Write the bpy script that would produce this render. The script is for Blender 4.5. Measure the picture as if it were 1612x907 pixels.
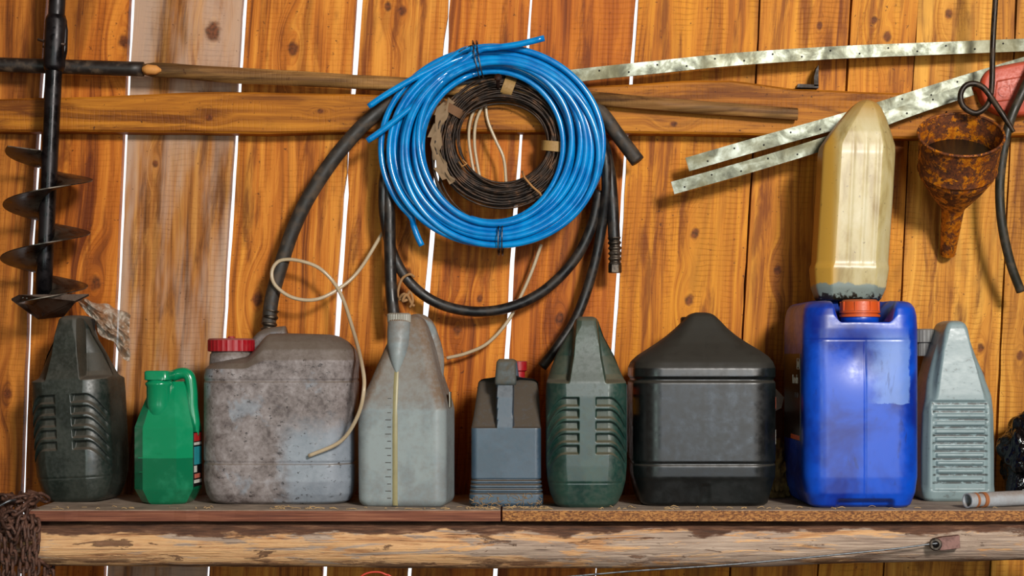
import bpy, math, random
import numpy as np
from mathutils import Vector, noise as mnoise
PI = math.pi
random.seed(7); RNG = np.random.default_rng(7)
for o in list(bpy.data.objects): bpy.data.objects.remove(o)
sc = bpy.context.scene
COL = sc.collection

# ------------------------------------------------------------------ camera, world, lights, exposure
S, D, CX, HY = 0.0011, 3.0, 806.0, 560.0      # metres per pixel at the shelf's front edge, camera distance
CZ = (803 - HY) * S                           # eye height over the shelf top
cam_d = bpy.data.cameras.new('camera'); cam = bpy.data.objects.new('camera', cam_d); COL.objects.link(cam)
cam.location = (0, -D, CZ); cam.rotation_euler = (PI / 2, 0, 0)
cam_d.sensor_width = 36.0; cam_d.lens = 36.0 * D / (1612 * S)
cam_d.shift_y = (HY - 453.5) / 1612.0
cam_d.clip_start = 0.05
sc.camera = cam

wd = bpy.data.worlds.new('daylight'); sc.world = wd; wd.use_nodes = True
bg = wd.node_tree.nodes['Background']; bg.inputs[0].default_value = (0.93, 0.97, 1.0, 1); bg.inputs[1].default_value = 2.2

def area(name, loc, target, sx, sy, power, col):
    l = bpy.data.lights.new(name, 'AREA'); l.shape = 'RECTANGLE'; l.size = sx; l.size_y = sy; l.energy = power; l.color = col
    o = bpy.data.objects.new(name, l); COL.objects.link(o); o.location = loc
    o.rotation_euler = (Vector(target) - Vector(loc)).to_track_quat('-Z', 'Y').to_euler()
    return o
area('window_daylight', (1.75, -4.42, 2.0), (0.0, 0.3, 0.4), 0.7, 0.7, 440, (1.0, 0.95, 0.88))
area('doorway_daylight_left', (-1.05, -4.42, 0.25), (-1.05, 0.3, 0.25), 0.7, 1.7, 34, (0.74, 1.0, 0.86))
area('doorway_daylight_right', (1.05, -4.42, 0.20), (1.05, 0.3, 0.20), 0.7, 1.7, 40, (0.80, 0.90, 1.0))

vs = sc.view_settings
vs.view_transform = 'Standard'; vs.look = 'None'; vs.gamma = 1.0; vs.use_curve_mapping = False; vs.exposure = -0.72

# ------------------------------------------------------------------ pixel helpers
def kk(Y): return S * (D + Y) / D
def W(px, py, Y): k = kk(Y); return ((px - CX) * k, Y, CZ - (py - HY) * k)
def ZZ(py, Y): return CZ - (py - HY) * kk(Y)
def lin(c):
    c = c / 255.0
    return c / 12.92 if c <= 0.04045 else ((c + 0.055) / 1.055) ** 2.4
def C(r, g, b): return (lin(r), lin(g), lin(b), 1.0)

# ------------------------------------------------------------------ node helpers
class NT:
    def __init__(s, name):
        s.m = bpy.data.materials.new(name); s.m.use_nodes = True; s.t = s.m.node_tree; s.t.nodes.clear()
        s.out = s.t.nodes.new('ShaderNodeOutputMaterial'); s.b = s.t.nodes.new('ShaderNodeBsdfPrincipled')
        s.t.links.new(s.b.outputs[0], s.out.inputs[0])
        s.tc = s.t.nodes.new('ShaderNodeTexCoord'); s.geo = s.t.nodes.new('ShaderNodeNewGeometry')
    def put(s, sock, v):
        if isinstance(v, bpy.types.NodeSocket): s.t.links.new(v, sock)
        else:
            try: sock.default_value = v
            except Exception: sock.default_value = tuple(v)[:3]
    def n(s, typ, **p):
        x = s.t.nodes.new(typ)
        for k, v in p.items(): setattr(x, k, v)
        return x
    def math(s, op, a, b=0.0, c=None):
        x = s.n('ShaderNodeMath', operation=op); s.put(x.inputs[0], a); s.put(x.inputs[1], b)
        if c is not None: s.put(x.inputs[2], c)
        return x.outputs[0]
    def mix(s, f, a, b, blend='MIX'):
        x = s.n('ShaderNodeMix', data_type='RGBA', blend_type=blend)
        s.put(x.inputs[0], f); s.put(x.inputs[6], a); s.put(x.inputs[7], b); return x.outputs[2]
    def fmix(s, f, a, b):
        x = s.n('ShaderNodeMix', data_type='FLOAT'); s.put(x.inputs[0], f); s.put(x.inputs[2], a); s.put(x.inputs[3], b); return x.outputs[0]
    def sep(s, v): x = s.n('ShaderNodeSeparateXYZ'); s.put(x.inputs[0], v); return x.outputs
    def comb(s, a, b, c):
        x = s.n('ShaderNodeCombineXYZ'); s.put(x.inputs[0], a); s.put(x.inputs[1], b); s.put(x.inputs[2], c); return x.outputs[0]
    def mapr(s, v, a, b, c=0.0, d=1.0, smooth=True):
        x = s.n('ShaderNodeMapRange', interpolation_type='SMOOTHSTEP' if smooth else 'LINEAR')
        s.put(x.inputs[0], v); s.put(x.inputs[1], a); s.put(x.inputs[2], b); s.put(x.inputs[3], c); s.put(x.inputs[4], d); return x.outputs[0]
    def noise(s, v, scale=1.0, detail=2.0, rough=0.5, dist=0.0):
        x = s.n('ShaderNodeTexNoise'); s.put(x.inputs['Vector'], v); x.inputs['Scale'].default_value = scale
        x.inputs['Detail'].default_value = detail; x.inputs['Roughness'].default_value = rough; x.inputs['Distortion'].default_value = dist
        return x.outputs[0]
    def ramp(s, f, stops):
        x = s.n('ShaderNodeValToRGB'); e = x.color_ramp.elements
        while len(e) < len(stops): e.new(0.5)
        for i, (p, c) in enumerate(stops): e[i].position = p; e[i].color = c
        s.put(x.inputs[0], f); return x.outputs[0]
    def bump(s, h, strength=0.3, dist=0.002, normal=None):
        x = s.n('ShaderNodeBump'); x.inputs['Strength'].default_value = strength; x.inputs['Distance'].default_value = dist
        s.put(x.inputs['Height'], h)
        if normal is not None: s.put(x.inputs['Normal'], normal)
        return x.outputs[0]
    def scaled(s, v, sx, sy, sz, off=(0, 0, 0)):
        x = s.n('ShaderNodeMapping'); s.put(x.inputs[0], v); x.inputs['Location'].default_value = off; x.inputs['Scale'].default_value = (sx, sy, sz); return x.outputs[0]
    def done(s, col=None, rough=None, normal=None, metal=None, **kw):
        if col is not None: s.put(s.b.inputs['Base Color'], col)
        if rough is not None: s.put(s.b.inputs['Roughness'], rough)
        if normal is not None: s.put(s.b.inputs['Normal'], normal)
        if metal is not None: s.put(s.b.inputs['Metallic'], metal)
        for k, v in kw.items(): s.put(s.b.inputs[k], v)
        return s.m

def wood(name, light, mid, dark, axis='Z', seed=0.0, slope=0.0, knots=(), saw=0.06, gray=0.0, graycol=C(190, 165, 145), stain=0.5, rough=0.6, freq=1.0, specks=0.7, blotch=0.75):
    """planed board: grain along axis, bent round each knot (across, along, radius)"""
    t = NT(name); X, Y, Z = t.sep(t.tc.outputs['Object'])
    a, l = (X, Z) if axis == 'Z' else (Z, X)
    a = t.math('SUBTRACT', a, t.math('MULTIPLY', l, slope))
    wob = t.math('SUBTRACT', t.noise(t.comb(t.math('MULTIPLY', a, 6.0), seed * 5.3, t.math('MULTIPLY', l, 2.0)), 1.0, 2.0), 0.5)
    g = t.math('ADD', a, t.math('MULTIPLY', wob, 0.05))
    core = None
    for (ka, kl, r) in knots:
        ka = ka - kl * slope
        dx = t.math('SUBTRACT', a, ka); dl = t.math('MULTIPLY', t.math('SUBTRACT', l, kl), 0.42)
        d = t.math('SQRT', t.math('ADD', t.math('MULTIPLY', dx, dx), t.math('MULTIPLY', dl, dl)))
        w = t.mapr(d, r * 0.6, r * 4.2, 1.0, 0.0)
        g = t.fmix(w, g, t.math('ADD', d, ka))
        d2l = t.math('MULTIPLY', t.math('SUBTRACT', l, kl), 0.75)
        d2 = t.math('SQRT', t.math('ADD', t.math('MULTIPLY', dx, dx), t.math('MULTIPLY', d2l, d2l)))
        d2 = t.math('ADD', d2, t.math('MULTIPLY', t.math('SUBTRACT', t.noise(t.tc.outputs['Object'], 70, 2), 0.5), r * 0.9))
        c = t.mapr(d2, r * 0.55, r * 1.25, 1.0, 0.0)
        core = c if core is None else t.math('MAXIMUM', core, c)
    n1 = t.noise(t.comb(t.math('MULTIPLY', g, 85.0 * freq), seed * 3.1, t.math('MULTIPLY', l, 1.6)), 1.0, 2.0, 0.55)
    n2 = t.noise(t.comb(t.math('MULTIPLY', g, 520.0 * freq), seed * 1.7, t.math('MULTIPLY', l, 9.0)), 1.0, 2.0, 0.6)
    n3 = t.noise(t.comb(t.math('MULTIPLY', a, 11.0), seed * 9.1, t.math('MULTIPLY', l, 2.6)), 1.0, 3.0, 0.55, 0.6)
    f = t.math('ADD', t.math('MULTIPLY', n1, 0.58), t.math('ADD', t.math('MULTIPLY', n2, 0.22), t.math('MULTIPLY', n3, 0.34)))
    col = t.ramp(f, [(0.40, dark), (0.54, mid), (0.70, light)])
    nb = t.noise(t.comb(t.math('MULTIPLY', a, 32.0), seed * 4.7, t.math('MULTIPLY', l, 3.6)), 1.0, 6.0, 0.66, 0.5)
    col = t.mix(t.math('MULTIPLY', t.mapr(nb, 0.50, 0.66), blotch), col, tuple(0.62 * x * y for x, y in zip(dark[:3], (1.25, 0.95, 0.7))) + (1,))
    col = t.mix(t.math('MULTIPLY', t.mapr(nb, 0.46, 0.34), 0.45), col, tuple(min(1, 1.12 * x) for x in light[:3]) + (1,))
    st = t.mapr(n3, 0.54, 0.72)
    col = t.mix(t.math('MULTIPLY', st, stain), col, tuple(0.45 * x for x in dark[:3]) + (1,))
    if gray > 0:
        gm = t.mapr(t.noise(t.comb(t.math('MULTIPLY', a, 16.0), seed, t.math('MULTIPLY', l, 2.2)), 1.0, 4.0, 0.6), 0.40, 0.62)
        col = t.mix(t.math('MULTIPLY', gm, gray), col, graycol)
    ph = t.math('ADD', t.math('MULTIPLY', l, 620.0), t.math('MULTIPLY', t.noise(t.comb(t.math('MULTIPLY', a, 18.0), seed, t.math('MULTIPLY', l, 25.0)), 1.0, 2.0), 9.0))
    sm = t.math('MULTIPLY', t.mapr(t.math('SINE', ph), 0.55, 1.0), t.mapr(t.noise(t.comb(t.math('MULTIPLY', a, 30.0), seed * 2.0, t.math('MULTIPLY', l, 6.0)), 1.0, 3.0), 0.42, 0.62))
    col = t.mix(t.math('MULTIPLY', sm, saw * 1.7), col, tuple(0.55 * x for x in dark[:3]) + (1,))
    sp = t.mapr(t.noise(t.tc.outputs['Object'], 120.0, 4.0, 0.62), 0.645, 0.70)
    col = t.mix(t.math('MULTIPLY', sp, specks), col, C(60, 30, 12))
    if core is not None:
        kc = t.ramp(t.noise(t.tc.outputs['Object'], 160.0, 2.0), [(0.3, C(45, 20, 8)), (0.7, C(120, 58, 22))])
        col = t.mix(t.math('MULTIPLY', core, 0.9), col, kc)
    h = t.math('ADD', t.math('MULTIPLY', n2, 0.6), t.math('SUBTRACT', n1, t.math('MULTIPLY', sm, 0.8)))
    return t.done(col, rough, t.bump(h, 0.3, 0.002), None, **{'Specular IOR Level': 0.2})

def plastic(name, base, rough=0.35, dust=C(120, 100, 82), top=0.8, allover=0.15, scale=14.0, base2=None, scuff=None, scuffamt=0.0, dustlo=0.15, dusthi=0.75, spec=0.5, speck=0.0):
    t = NT(name); oc = t.tc.outputs['Object']
    nz = t.sep(t.geo.outputs['Normal'])[2]
    big = t.noise(oc, scale, 4.0, 0.6, 0.3); fine = t.noise(oc, scale * 9.0, 3.0, 0.65)
    col = base
    if base2 is not None: col = t.mix(t.mapr(big, 0.42, 0.62), base, base2)
    rv = t.mapr(fine, 0.3, 0.7, rough - 0.05, rough + 0.12)
    if scuff is not None:
        m = t.mapr(t.noise(t.scaled(oc, 1, 1, 1, (3, 7, 1)), scale * 0.75, 5.0, 0.62, 0.4), 0.50, 0.56)
        col = t.mix(t.math('MULTIPLY', m, scuffamt), col, scuff)
    dm = t.math('MULTIPLY', t.mapr(nz, dustlo, dusthi), t.mapr(fine, 0.2, 0.6, 0.75, 1.0))
    dm = t.math('MULTIPLY', dm, top)
    am = t.math('MULTIPLY', t.mapr(t.math('ADD', t.math('MULTIPLY', big, 0.6), t.math('MULTIPLY', fine, 0.4)), 0.42, 0.66), allover)
    d = t.math('MINIMUM', t.math('ADD', dm, am), 1.0)
    col = t.mix(d, col, dust)
    if speck > 0:
        sp = t.mapr(t.noise(t.scaled(oc, 1, 1, 0.6), 95.0, 4.0, 0.7), 0.60, 0.68)
        sp = t.math('MULTIPLY', sp, t.mapr(big, 0.4, 0.55))
        col = t.mix(t.math('MULTIPLY', sp, speck), col, C(38, 30, 28))
    rr = t.fmix(d, rv, 0.85)
    return t.done(col, rr, t.bump(fine, 0.08, 0.001), **{'Specular IOR Level': spec})

def rubber(name, col, rough=0.5, dusty=0.25):
    t = NT(name); oc = t.tc.outputs['Object']; f = t.noise(oc, 45.0, 4.0, 0.6)
    c = t.mix(t.math('MULTIPLY', t.mapr(f, 0.45, 0.7), dusty), col, C(110, 88, 66))
    return t.done(c, t.mapr(f, 0.3, 0.7, rough - 0.1, rough + 0.2), t.bump(f, 0.1, 0.001))

def metal(name, c1, c2, rough=0.45, met=0.8, scale=25.0, c3=None):
    t = NT(name); oc = t.tc.outputs['Object']; f = t.noise(oc, scale, 5.0, 0.65, 0.3)
    c = t.mix(t.mapr(f, 0.42, 0.58), c1, c2)
    if c3 is not None: c = t.mix(t.mapr(t.noise(oc, scale * 2.3, 4.0, 0.7), 0.55, 0.66), c, c3)
    return t.done(c, t.mapr(f, 0.3, 0.7, rough - 0.12, rough + 0.2), t.bump(f, 0.15, 0.001), met)

def plain(name, col, rough=0.5, met=0.0, **kw):
    t = NT(name); f = t.noise(t.tc.outputs['Object'], 60.0, 3.0)
    c = t.mix(t.mapr(f, 0.3, 0.7, 0.0, 0.25), col, tuple(0.6 * x for x in col[:3]) + (1,))
    return t.done(c, rough, None, met, **kw)

# ------------------------------------------------------------------ mesh helpers
def mesh_obj(name, V, F, mat, parent=None, loc=(0, 0, 0), smooth=True, sharp=None):
    me = bpy.data.meshes.new(name); me.from_pydata([tuple(v) for v in V], [], [tuple(int(i) for i in f) for f in F]); me.update()
    if smooth:
        me.polygons.foreach_set('use_smooth', [True] * len(me.polygons))
        if sharp: me.set_sharp_from_angle(angle=math.radians(sharp))
    if mat is not None: me.materials.append(mat)
    o = bpy.data.objects.new(name, me); COL.objects.link(o); o.location = loc
    if parent is not None: o.parent = parent
    return o
def empty(name, loc=(0, 0, 0), rot=(0, 0, 0)):
    o = bpy.data.objects.new(name, None); COL.objects.link(o); o.location = loc; o.rotation_euler = rot; o.empty_display_size = 0.05
    return o
def tag(o, label, cat, group=None, kind=None):
    o['label'] = label; o['category'] = cat
    if group: o['group'] = group
    if kind: o['kind'] = kind
    return o
def box(x0, x1, y0, y1, z0, z1):
    V = [(x, y, z) for z in (z0, z1) for y in (y0, y1) for x in (x0, x1)]
    F = [(0, 2, 3, 1), (4, 5, 7, 6), (0, 1, 5, 4), (2, 6, 7, 3), (0, 4, 6, 2), (1, 3, 7, 5)]
    return V, F
def merge(*parts):
    V, F = [], []
    for v, f in parts:
        n = len(V); V += [tuple(p) for p in v]; F += [tuple(i + n for i in q) for q in f]
    return V, F
def catmull(P, per=10):
    P = np.array(P, float); n = len(P)
    E = np.vstack([2 * P[0] - P[1], P, 2 * P[-1] - P[-2]]); out = []
    for i in range(1, n):
        p0, p1, p2, p3 = E[i - 1], E[i], E[i + 1], E[i + 2]
        for t in np.linspace(0, 1, per, endpoint=False):
            out.append(0.5 * ((2 * p1) + (-p0 + p2) * t + (2 * p0 - 5 * p1 + 4 * p2 - p3) * t * t + (-p0 + 3 * p1 - 3 * p2 + p3) * t ** 3))
    out.append(P[-1]); return np.array(out)
def tube(P, r, sides=10, cap=True, flat=1.0):
    """swept tube through the points P; r scalar or one per point"""
    P = np.array(P, float); n = len(P); r = np.full(n, r) if np.isscalar(r) else np.array(r, float)
    T = np.gradient(P, axis=0); T /= np.linalg.norm(T, axis=1)[:, None] + 1e-12
    up = np.array([0, 0, 1.0]) if abs(T[0][2]) < 0.9 else np.array([0, 1.0, 0])
    N = np.cross(T[0], up); N /= np.linalg.norm(N); V = []
    a = np.arange(sides) * 2 * PI / sides
    for i in range(n):
        N = N - T[i] * np.dot(N, T[i]); N /= np.linalg.norm(N) + 1e-12
        B = np.cross(T[i], N)
        for q in a: V.append(P[i] + r[i] * (math.cos(q) * N + flat * math.sin(q) * B))
    F = [(i * sides + j, i * sides + (j + 1) % sides, (i + 1) * sides + (j + 1) % sides, (i + 1) * sides + j) for i in range(n - 1) for j in range(sides)]
    if cap: F += [tuple(range(sides - 1, -1, -1)), tuple((n - 1) * sides + j for j in range(sides))]
    return V, F
def pxpath(pts, per=10): return catmull([W(*p) for p in pts], per)
def lathe(prof, seg=32, cx=0.0, cy=0.0, flute=None):
    """prof: (z, r) rows, closed at both ends by the profile's own end rows"""
    V, F = [], []
    for (z, r) in prof:
        for j in range(seg):
            a = 2 * PI * j / seg; rr = r * (1 + (flute if flute and j % 2 else 0)); V.append((cx + rr * math.cos(a), cy + rr * math.sin(a), z))
    n = len(prof)
    for i in range(n - 1):
        for j in range(seg): F.append((i * seg + j, i * seg + (j + 1) % seg, (i + 1) * seg + (j + 1) % seg, (i + 1) * seg + j))
    F.append(tuple(range(seg - 1, -1, -1))); F.append(tuple((n - 1) * seg + j for j in range(seg)))
    return V, F
def prism(outline, y0, y1, bev=0.0):
    """outline in (x, z), extruded in y, front edge bevelled"""
    n = len(outline); O = np.array(outline, float); c = O.mean(0)
    rings = [(y1, O)]
    if bev > 0:
        d = np.roll(O, -1, 0) - np.roll(O, 1, 0); nr = np.stack([d[:, 1], -d[:, 0]], 1); nr /= np.linalg.norm(nr, axis=1)[:, None] + 1e-9
        if np.sum((O - c) * nr) < 0: nr = -nr
        rings += [(y0 + bev, O), (y0 + bev * 0.3, O - nr * bev * 0.35), (y0, O - nr * bev)]
    else: rings += [(y0, O)]
    V = [(p[0], y, p[1]) for y, R in rings for p in R]; F = []
    for i in range(len(rings) - 1):
        for j in range(n): F.append((i * n + j, i * n + (j + 1) % n, (i + 1) * n + (j + 1) % n, (i + 1) * n + j))
    F.append(tuple(range(n - 1, -1, -1))); F.append(tuple((len(rings) - 1) * n + j for j in range(n)))
    return V, F
def sstep(x, a, b):
    t = np.clip((x - a) / (b - a), 0, 1); return t * t * (3 - 2 * t)
def loft(keys, u, pyb, cx0, rows=160, mx=24, my=12, mc=8, chamfer=0.0, smooth=2.0, disp=None, top=True):
    """keys: (py, xl, xr, half depth px, corner px[, depth offset px]) bottom to top; u metres per px. Returns local V, F and the (R,N,3) grid"""
    K = np.array([k if len(k) == 6 else tuple(k) + (0.0,) for k in keys], float)
    py = np.linspace(K[0, 0], K[-1, 0], rows)
    cols = [np.interp(-py, -K[:, 0], K[:, c]) for c in range(1, 6)]
    if smooth > 0:
        step = abs(py[1] - py[0]); h = max(1, int(3 * smooth / step)); ker = np.exp(-0.5 * (np.arange(-h, h + 1) * step / smooth) ** 2); ker /= ker.sum()
        cols = [np.convolve(np.pad(c, h, mode='reflect', reflect_type='odd'), ker, 'valid') for c in cols]
    xl, xr, hd, rc, oy = cols; hw = np.maximum((xr - xl) / 2, 0.5); xc = (xl + xr) / 2 - cx0; hd = np.maximum(hd, 0.5)
    rc = np.minimum(np.maximum(rc, 0.2), np.minimum(hw, hd) * 0.98)
    G = []
    corners = [(1, -1, -PI / 2), (1, 1, 0.0), (-1, 1, PI / 2), (-1, -1, PI)]
    def corner(i):
        sx, sy, a0 = corners[i]; out = []
        for a in np.linspace(a0, a0 + PI / 2, mc):
            f = (a - a0) / (PI / 2)
            ax, ay = math.cos(a), math.sin(a)
            lx = (1 - f) * math.cos(a0) + f * math.cos(a0 + PI / 2); ly = (1 - f) * math.sin(a0) + f * math.sin(a0 + PI / 2)
            ax = (1 - chamfer) * ax + chamfer * lx; ay = (1 - chamfer) * ay + chamfer * ly
            out.append((sx * (hw - rc) + rc * ax, sy * (hd - rc) + rc * ay))
        return out
    cs = [corner(i) for i in range(4)]; ring = []
    for i in range(4):
        ring += cs[i]; m = my if i in (0, 2) else mx
        p, q = cs[i][-1], cs[(i + 1) % 4][0]
        for f in np.linspace(0, 1, m + 2)[1:-1]: ring.append((p[0] + (q[0] - p[0]) * f, p[1] + (q[1] - p[1]) * f))
    N = len(ring); G = np.zeros((rows, N, 3))
    for j, (x, y) in enumerate(ring): G[:, j, 0] = x + xc; G[:, j, 1] = y + oy
    G[:, :, 2] = (pyb - py)[:, None]
    if disp is not None: G = disp(G)
    V = (G * u).reshape(-1, 3)
    idx = np.arange(rows * N).reshape(rows, N); a = idx[:-1]; b = np.roll(idx, -1, 1)[:-1]; c = np.roll(idx, -1, 1)[1:]; d = idx[1:]
    F = [tuple(q) for q in np.stack([a, b, c, d], -1).reshape(-1, 4).tolist()]
    F.append(tuple(range(N - 1, -1, -1))); F.append(tuple((rows - 1) * N + j for j in range(N)))
    return V.tolist(), F

# ------------------------------------------------------------------ the setting
WY = 0.34                                              # inner face of the plank wall
def struct(o): o['kind'] = 'structure'; return o
# gaps between wall planks: rows of (pixel row, centre, width); 'shut' ones have a strip nailed behind
GAPS = [
    ([(-80, 79, 7), (0, 76, 7), (150, 65, 7), (400, 49, 7), (770, 36, 6), (1010, 26, 6)], False),
    ([(-80, 212, 8), (0, 208, 8), (150, 200, 7), (300, 193, 8), (440, 187, 8), (895, 167, 6), (1010, 162, 6)], False),
    ([(-80, 390, 7), (0, 385, 7), (130, 377, 6), (380, 361, 7), (520, 353, 7), (895, 327, 5), (1010, 320, 5)], False),
    ([(-80, 571, 10), (0, 566, 10), (130, 557, 9), (230, 548, 3), (280, 546, 3), (300, 545, 8), (430, 536, 9), (520, 530, 9), (895, 511, 7), (1010, 504, 7)], False),
    ([(-80, 712, 2), (0, 707, 2), (30, 705, 2), (42, 704, 7), (95, 700, 9), (400, 678, 8), (500, 669, 9), (560, 665, 4), (895, 645, 5), (1010, 638, 5)], False),
    ([(-80, 841, 3), (0, 836, 3), (60, 832, 4), (220, 820, 5), (340, 811, 6), (500, 802, 7), (560, 798, 7), (895, 780, 6), (1010, 773, 6)], False),
    ([(-80, 1009, 5), (0, 1003, 5), (130, 994, 6), (220, 986, 5), (400, 976, 6), (550, 966, 6), (895, 939, 3), (1010, 931, 3)], False),
    ([(-80, 1200, 2), (0, 1196, 2.5), (270, 1184, 3), (420, 1175, 3), (895, 1150, 3), (1010, 1144, 3)], True),
    ([(-80, 1345, 3), (0, 1340, 3), (140, 1332, 3), (895, 1288, 3), (1010, 1281, 3)], True),
    ([(-80, 1450, 1.5), (0, 1446, 1.5), (220, 1430, 3), (470, 1419, 4), (895, 1391, 3), (1010, 1384, 3)], True),
    ([(-80, 1604, 2), (0, 1600, 2), (250, 1589, 2), (470, 1579, 3), (895, 1559, 3), (1010, 1554, 3)], True),
]
YS = np.linspace(-80, 1010, 32)
def edge(g, side, py):
    K = np.array(g[0]); return np.interp(py, K[:, 0], K[:, 1]) + side * 0.5 * np.interp(py, K[:, 0], K[:, 2])
wall = empty('wall_back', (0, WY, 0)); struct(wall)
PL = dict(  # light, mid, dark, knots (px, py, radius px), extra
    p=[
      (C(196, 128, 66), C(168, 98, 44), C(112, 58, 24), [(12, 620, 7)], {}),
      (C(214, 138, 66), C(188, 106, 42), C(128, 62, 22), [(194, 65, 9), (150, 446, 10), (120, 560, 7)], {}),
      (C(196, 142, 96), C(168, 108, 64), C(112, 66, 36), [(335, 50, 13), (244, 258, 5)], dict(gray=0.75, graycol=C(186, 158, 138))),
      (C(220, 152, 78), C(198, 118, 48), C(140, 74, 26), [(461, 76, 9), (405, 470, 9)], {}),
      (C(222, 154, 80), C(196, 118, 48), C(140, 72, 26), [(611, 10, 6), (633, 18, 7), (640, 430, 8)], {}),
      (C(216, 142, 64), C(190, 106, 36), C(134, 64, 20), [(720, 520, 7), (755, 470, 5)], {}),
      (C(206, 126, 48), C(178, 96, 30), C(126, 58, 18), [(881, 502, 8), (905, 260, 5)], {}),
      (C(218, 150, 56), C(196, 120, 38), C(146, 78, 22), [(1094, 368, 7), (1085, 472, 7)], dict(saw=0.14)),
      (C(220, 154, 66), C(198, 124, 44), C(148, 80, 26), [(1224, 426, 6), (1290, 40, 5)], dict(saw=0.14)),
      (C(224, 160, 70), C(202, 128, 44), C(150, 82, 24), [(1396, 58, 7), (1376, 32, 5)], dict(saw=0.1)),
      (C(224, 168, 92), C(204, 138, 62), C(154, 92, 38), [(1544, 548, 6), (1494, 22, 6), (1545, 590, 5)], dict(saw=0.16)),
      (C(214, 160, 88), C(190, 128, 58), C(142, 86, 36), [(1606, 560, 6)], dict(saw=0.16)),
    ])
def plank_edges(i):
    le = edge(GAPS[i - 1], 1, YS) if i > 0 else np.interp(YS, [-80, 1010], [-90, -135])
    re = edge(GAPS[i], -1, YS) if i < len(GAPS) else np.interp(YS, [-80, 1010], [1720, 1675])
    return le, re
for i in range(12):
    le, re = plank_edges(i); light, mid, dark, kn, ex = PL['p'][i]
    jit = RNG.normal(0, 0.35, (2, len(YS)))
    dy = [0.0, 0.002, 0.0, 0.003, -0.001, 0.002, 0.0, 0.002, 0.0, -0.003, 0.001, -0.001][i]; V = []
    for j, py in enumerate(YS):
        for y in (0.0, 0.022):
            for e in (le[j] + jit[0, j], re[j] + jit[1, j]):
                p = W(e, py, WY); V.append((p[0], y + dy, p[2]))
    F = []
    for j in range(len(YS) - 1):
        a = j * 4; b = a + 4
        F += [(a, a + 1, b + 1, b), (a + 3, a + 2, b + 2, b + 3), (a + 2, a, b, b + 2), (a + 1, a + 3, b + 3, b + 1)]
    F += [(0, 2, 3, 1), (len(V) - 4, len(V) - 3, len(V) - 1, len(V) - 2)]
    K = [(W(a, b, WY)[0], W(a, b, WY)[2], r * kk(WY)) for a, b, r in kn]
    sat = lambda c, k: (c[0] * k * 0.97, c[1] * k * 0.89, c[2] * k * 0.46, 1)
    light, mid, dark = sat(light, 1.0), sat(mid, 0.88), sat(dark, 0.66)
    m = wood('wall_plank_wood', light, mid, dark, 'Z', seed=i + 1.37, slope=0.06, knots=K, **ex)
    mesh_obj('plank', V, F, m, wall, smooth=False)
m_back = wood('backing_wood', C(120, 78, 40), C(90, 54, 26), C(60, 34, 16), 'Z', seed=31, slope=0.06)
for i in (7, 8, 9, 10):
    c = edge(GAPS[i], 0, np.array([-80.0, 1010.0])); V = []
    for x, py in zip(c, (-80, 1010)):
        for y in (0.027, 0.045):
            for e in (-22, 22):
                p = W(x + e, py, WY); V.append((p[0], y, p[2]))
    F = [(0, 1, 5, 4), (3, 2, 6, 7), (2, 0, 4, 6), (1, 3, 7, 5), (0, 2, 3, 1), (4, 5, 7, 6)]
    mesh_obj('backing_strip', V, F, m_back, wall, smooth=False)

# the rest of the shed, behind and beside the camera
m_shed = wood('shed_wood', C(120, 82, 48), C(96, 60, 32), C(64, 38, 20), 'Z', seed=12, saw=0.0)
m_floor = NT('earth_floor'); _f = m_floor.noise(m_floor.tc.outputs['Object'], 6.0, 6.0, 0.65)
m_floor = m_floor.done(m_floor.ramp(_f, [(0.3, C(44, 34, 26)), (0.7, C(84, 66, 50))]), 0.95, m_floor.bump(_f, 0.5, 0.02))
RX0, RX1, RY, FZ, CEZ = -2.4, 2.4, -4.5, -1.05, 2.6
struct(mesh_obj('floor', *box(RX0, RX1, RY, WY + 0.02, FZ - 0.05, FZ), m_floor, smooth=False))
struct(mesh_obj('ceiling', *box(RX0, RX1, RY, WY + 0.02, CEZ, CEZ + 0.04), m_shed, smooth=False))
struct(mesh_obj('wall_left', *box(RX0 - 0.04, RX0, RY, WY + 0.02, FZ, CEZ), m_shed, smooth=False))
struct(mesh_obj('wall_right', *box(RX1, RX1 + 0.04, RY, WY + 0.02, FZ, CEZ), m_shed, smooth=False))
# wall with a doorway either side of its middle post and a high window at the right
fr = merge(*[box(a, b, RY - 0.04, RY, c, d) for a, b, c, d in (
    (RX0, -1.55, FZ, CEZ), (-1.55, -0.55, 1.35, CEZ), (-0.55, 0.55, FZ, CEZ), (0.55, 1.55, 1.35, 1.6), (0.55, 1.3, 1.6, CEZ),
    (1.3, 2.2, 2.4, CEZ), (1.55, RX1, FZ, 1.6), (2.2, RX1, 1.6, CEZ))])
struct(mesh_obj('wall_front', *fr, m_shed, smooth=False))
# the back wall's planks go on beyond the frame
xl0, xr0 = W(-90, 500, WY)[0], W(1690, 500, WY)[0]
ext = merge(box(RX0, xl0 - 0.03, 0, 0.022, FZ, CEZ), box(xr0 + 0.03, RX1, 0, 0.022, FZ, CEZ),
            box(xl0 - 0.03, xr0 + 0.03, 0, 0.022, ZZ(-80, WY), CEZ), box(xl0 - 0.03, xr0 + 0.03, 0, 0.022, FZ, ZZ(1010, WY)))
mesh_obj('outer_boards', *ext, m_shed, wall, smooth=False)

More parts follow.
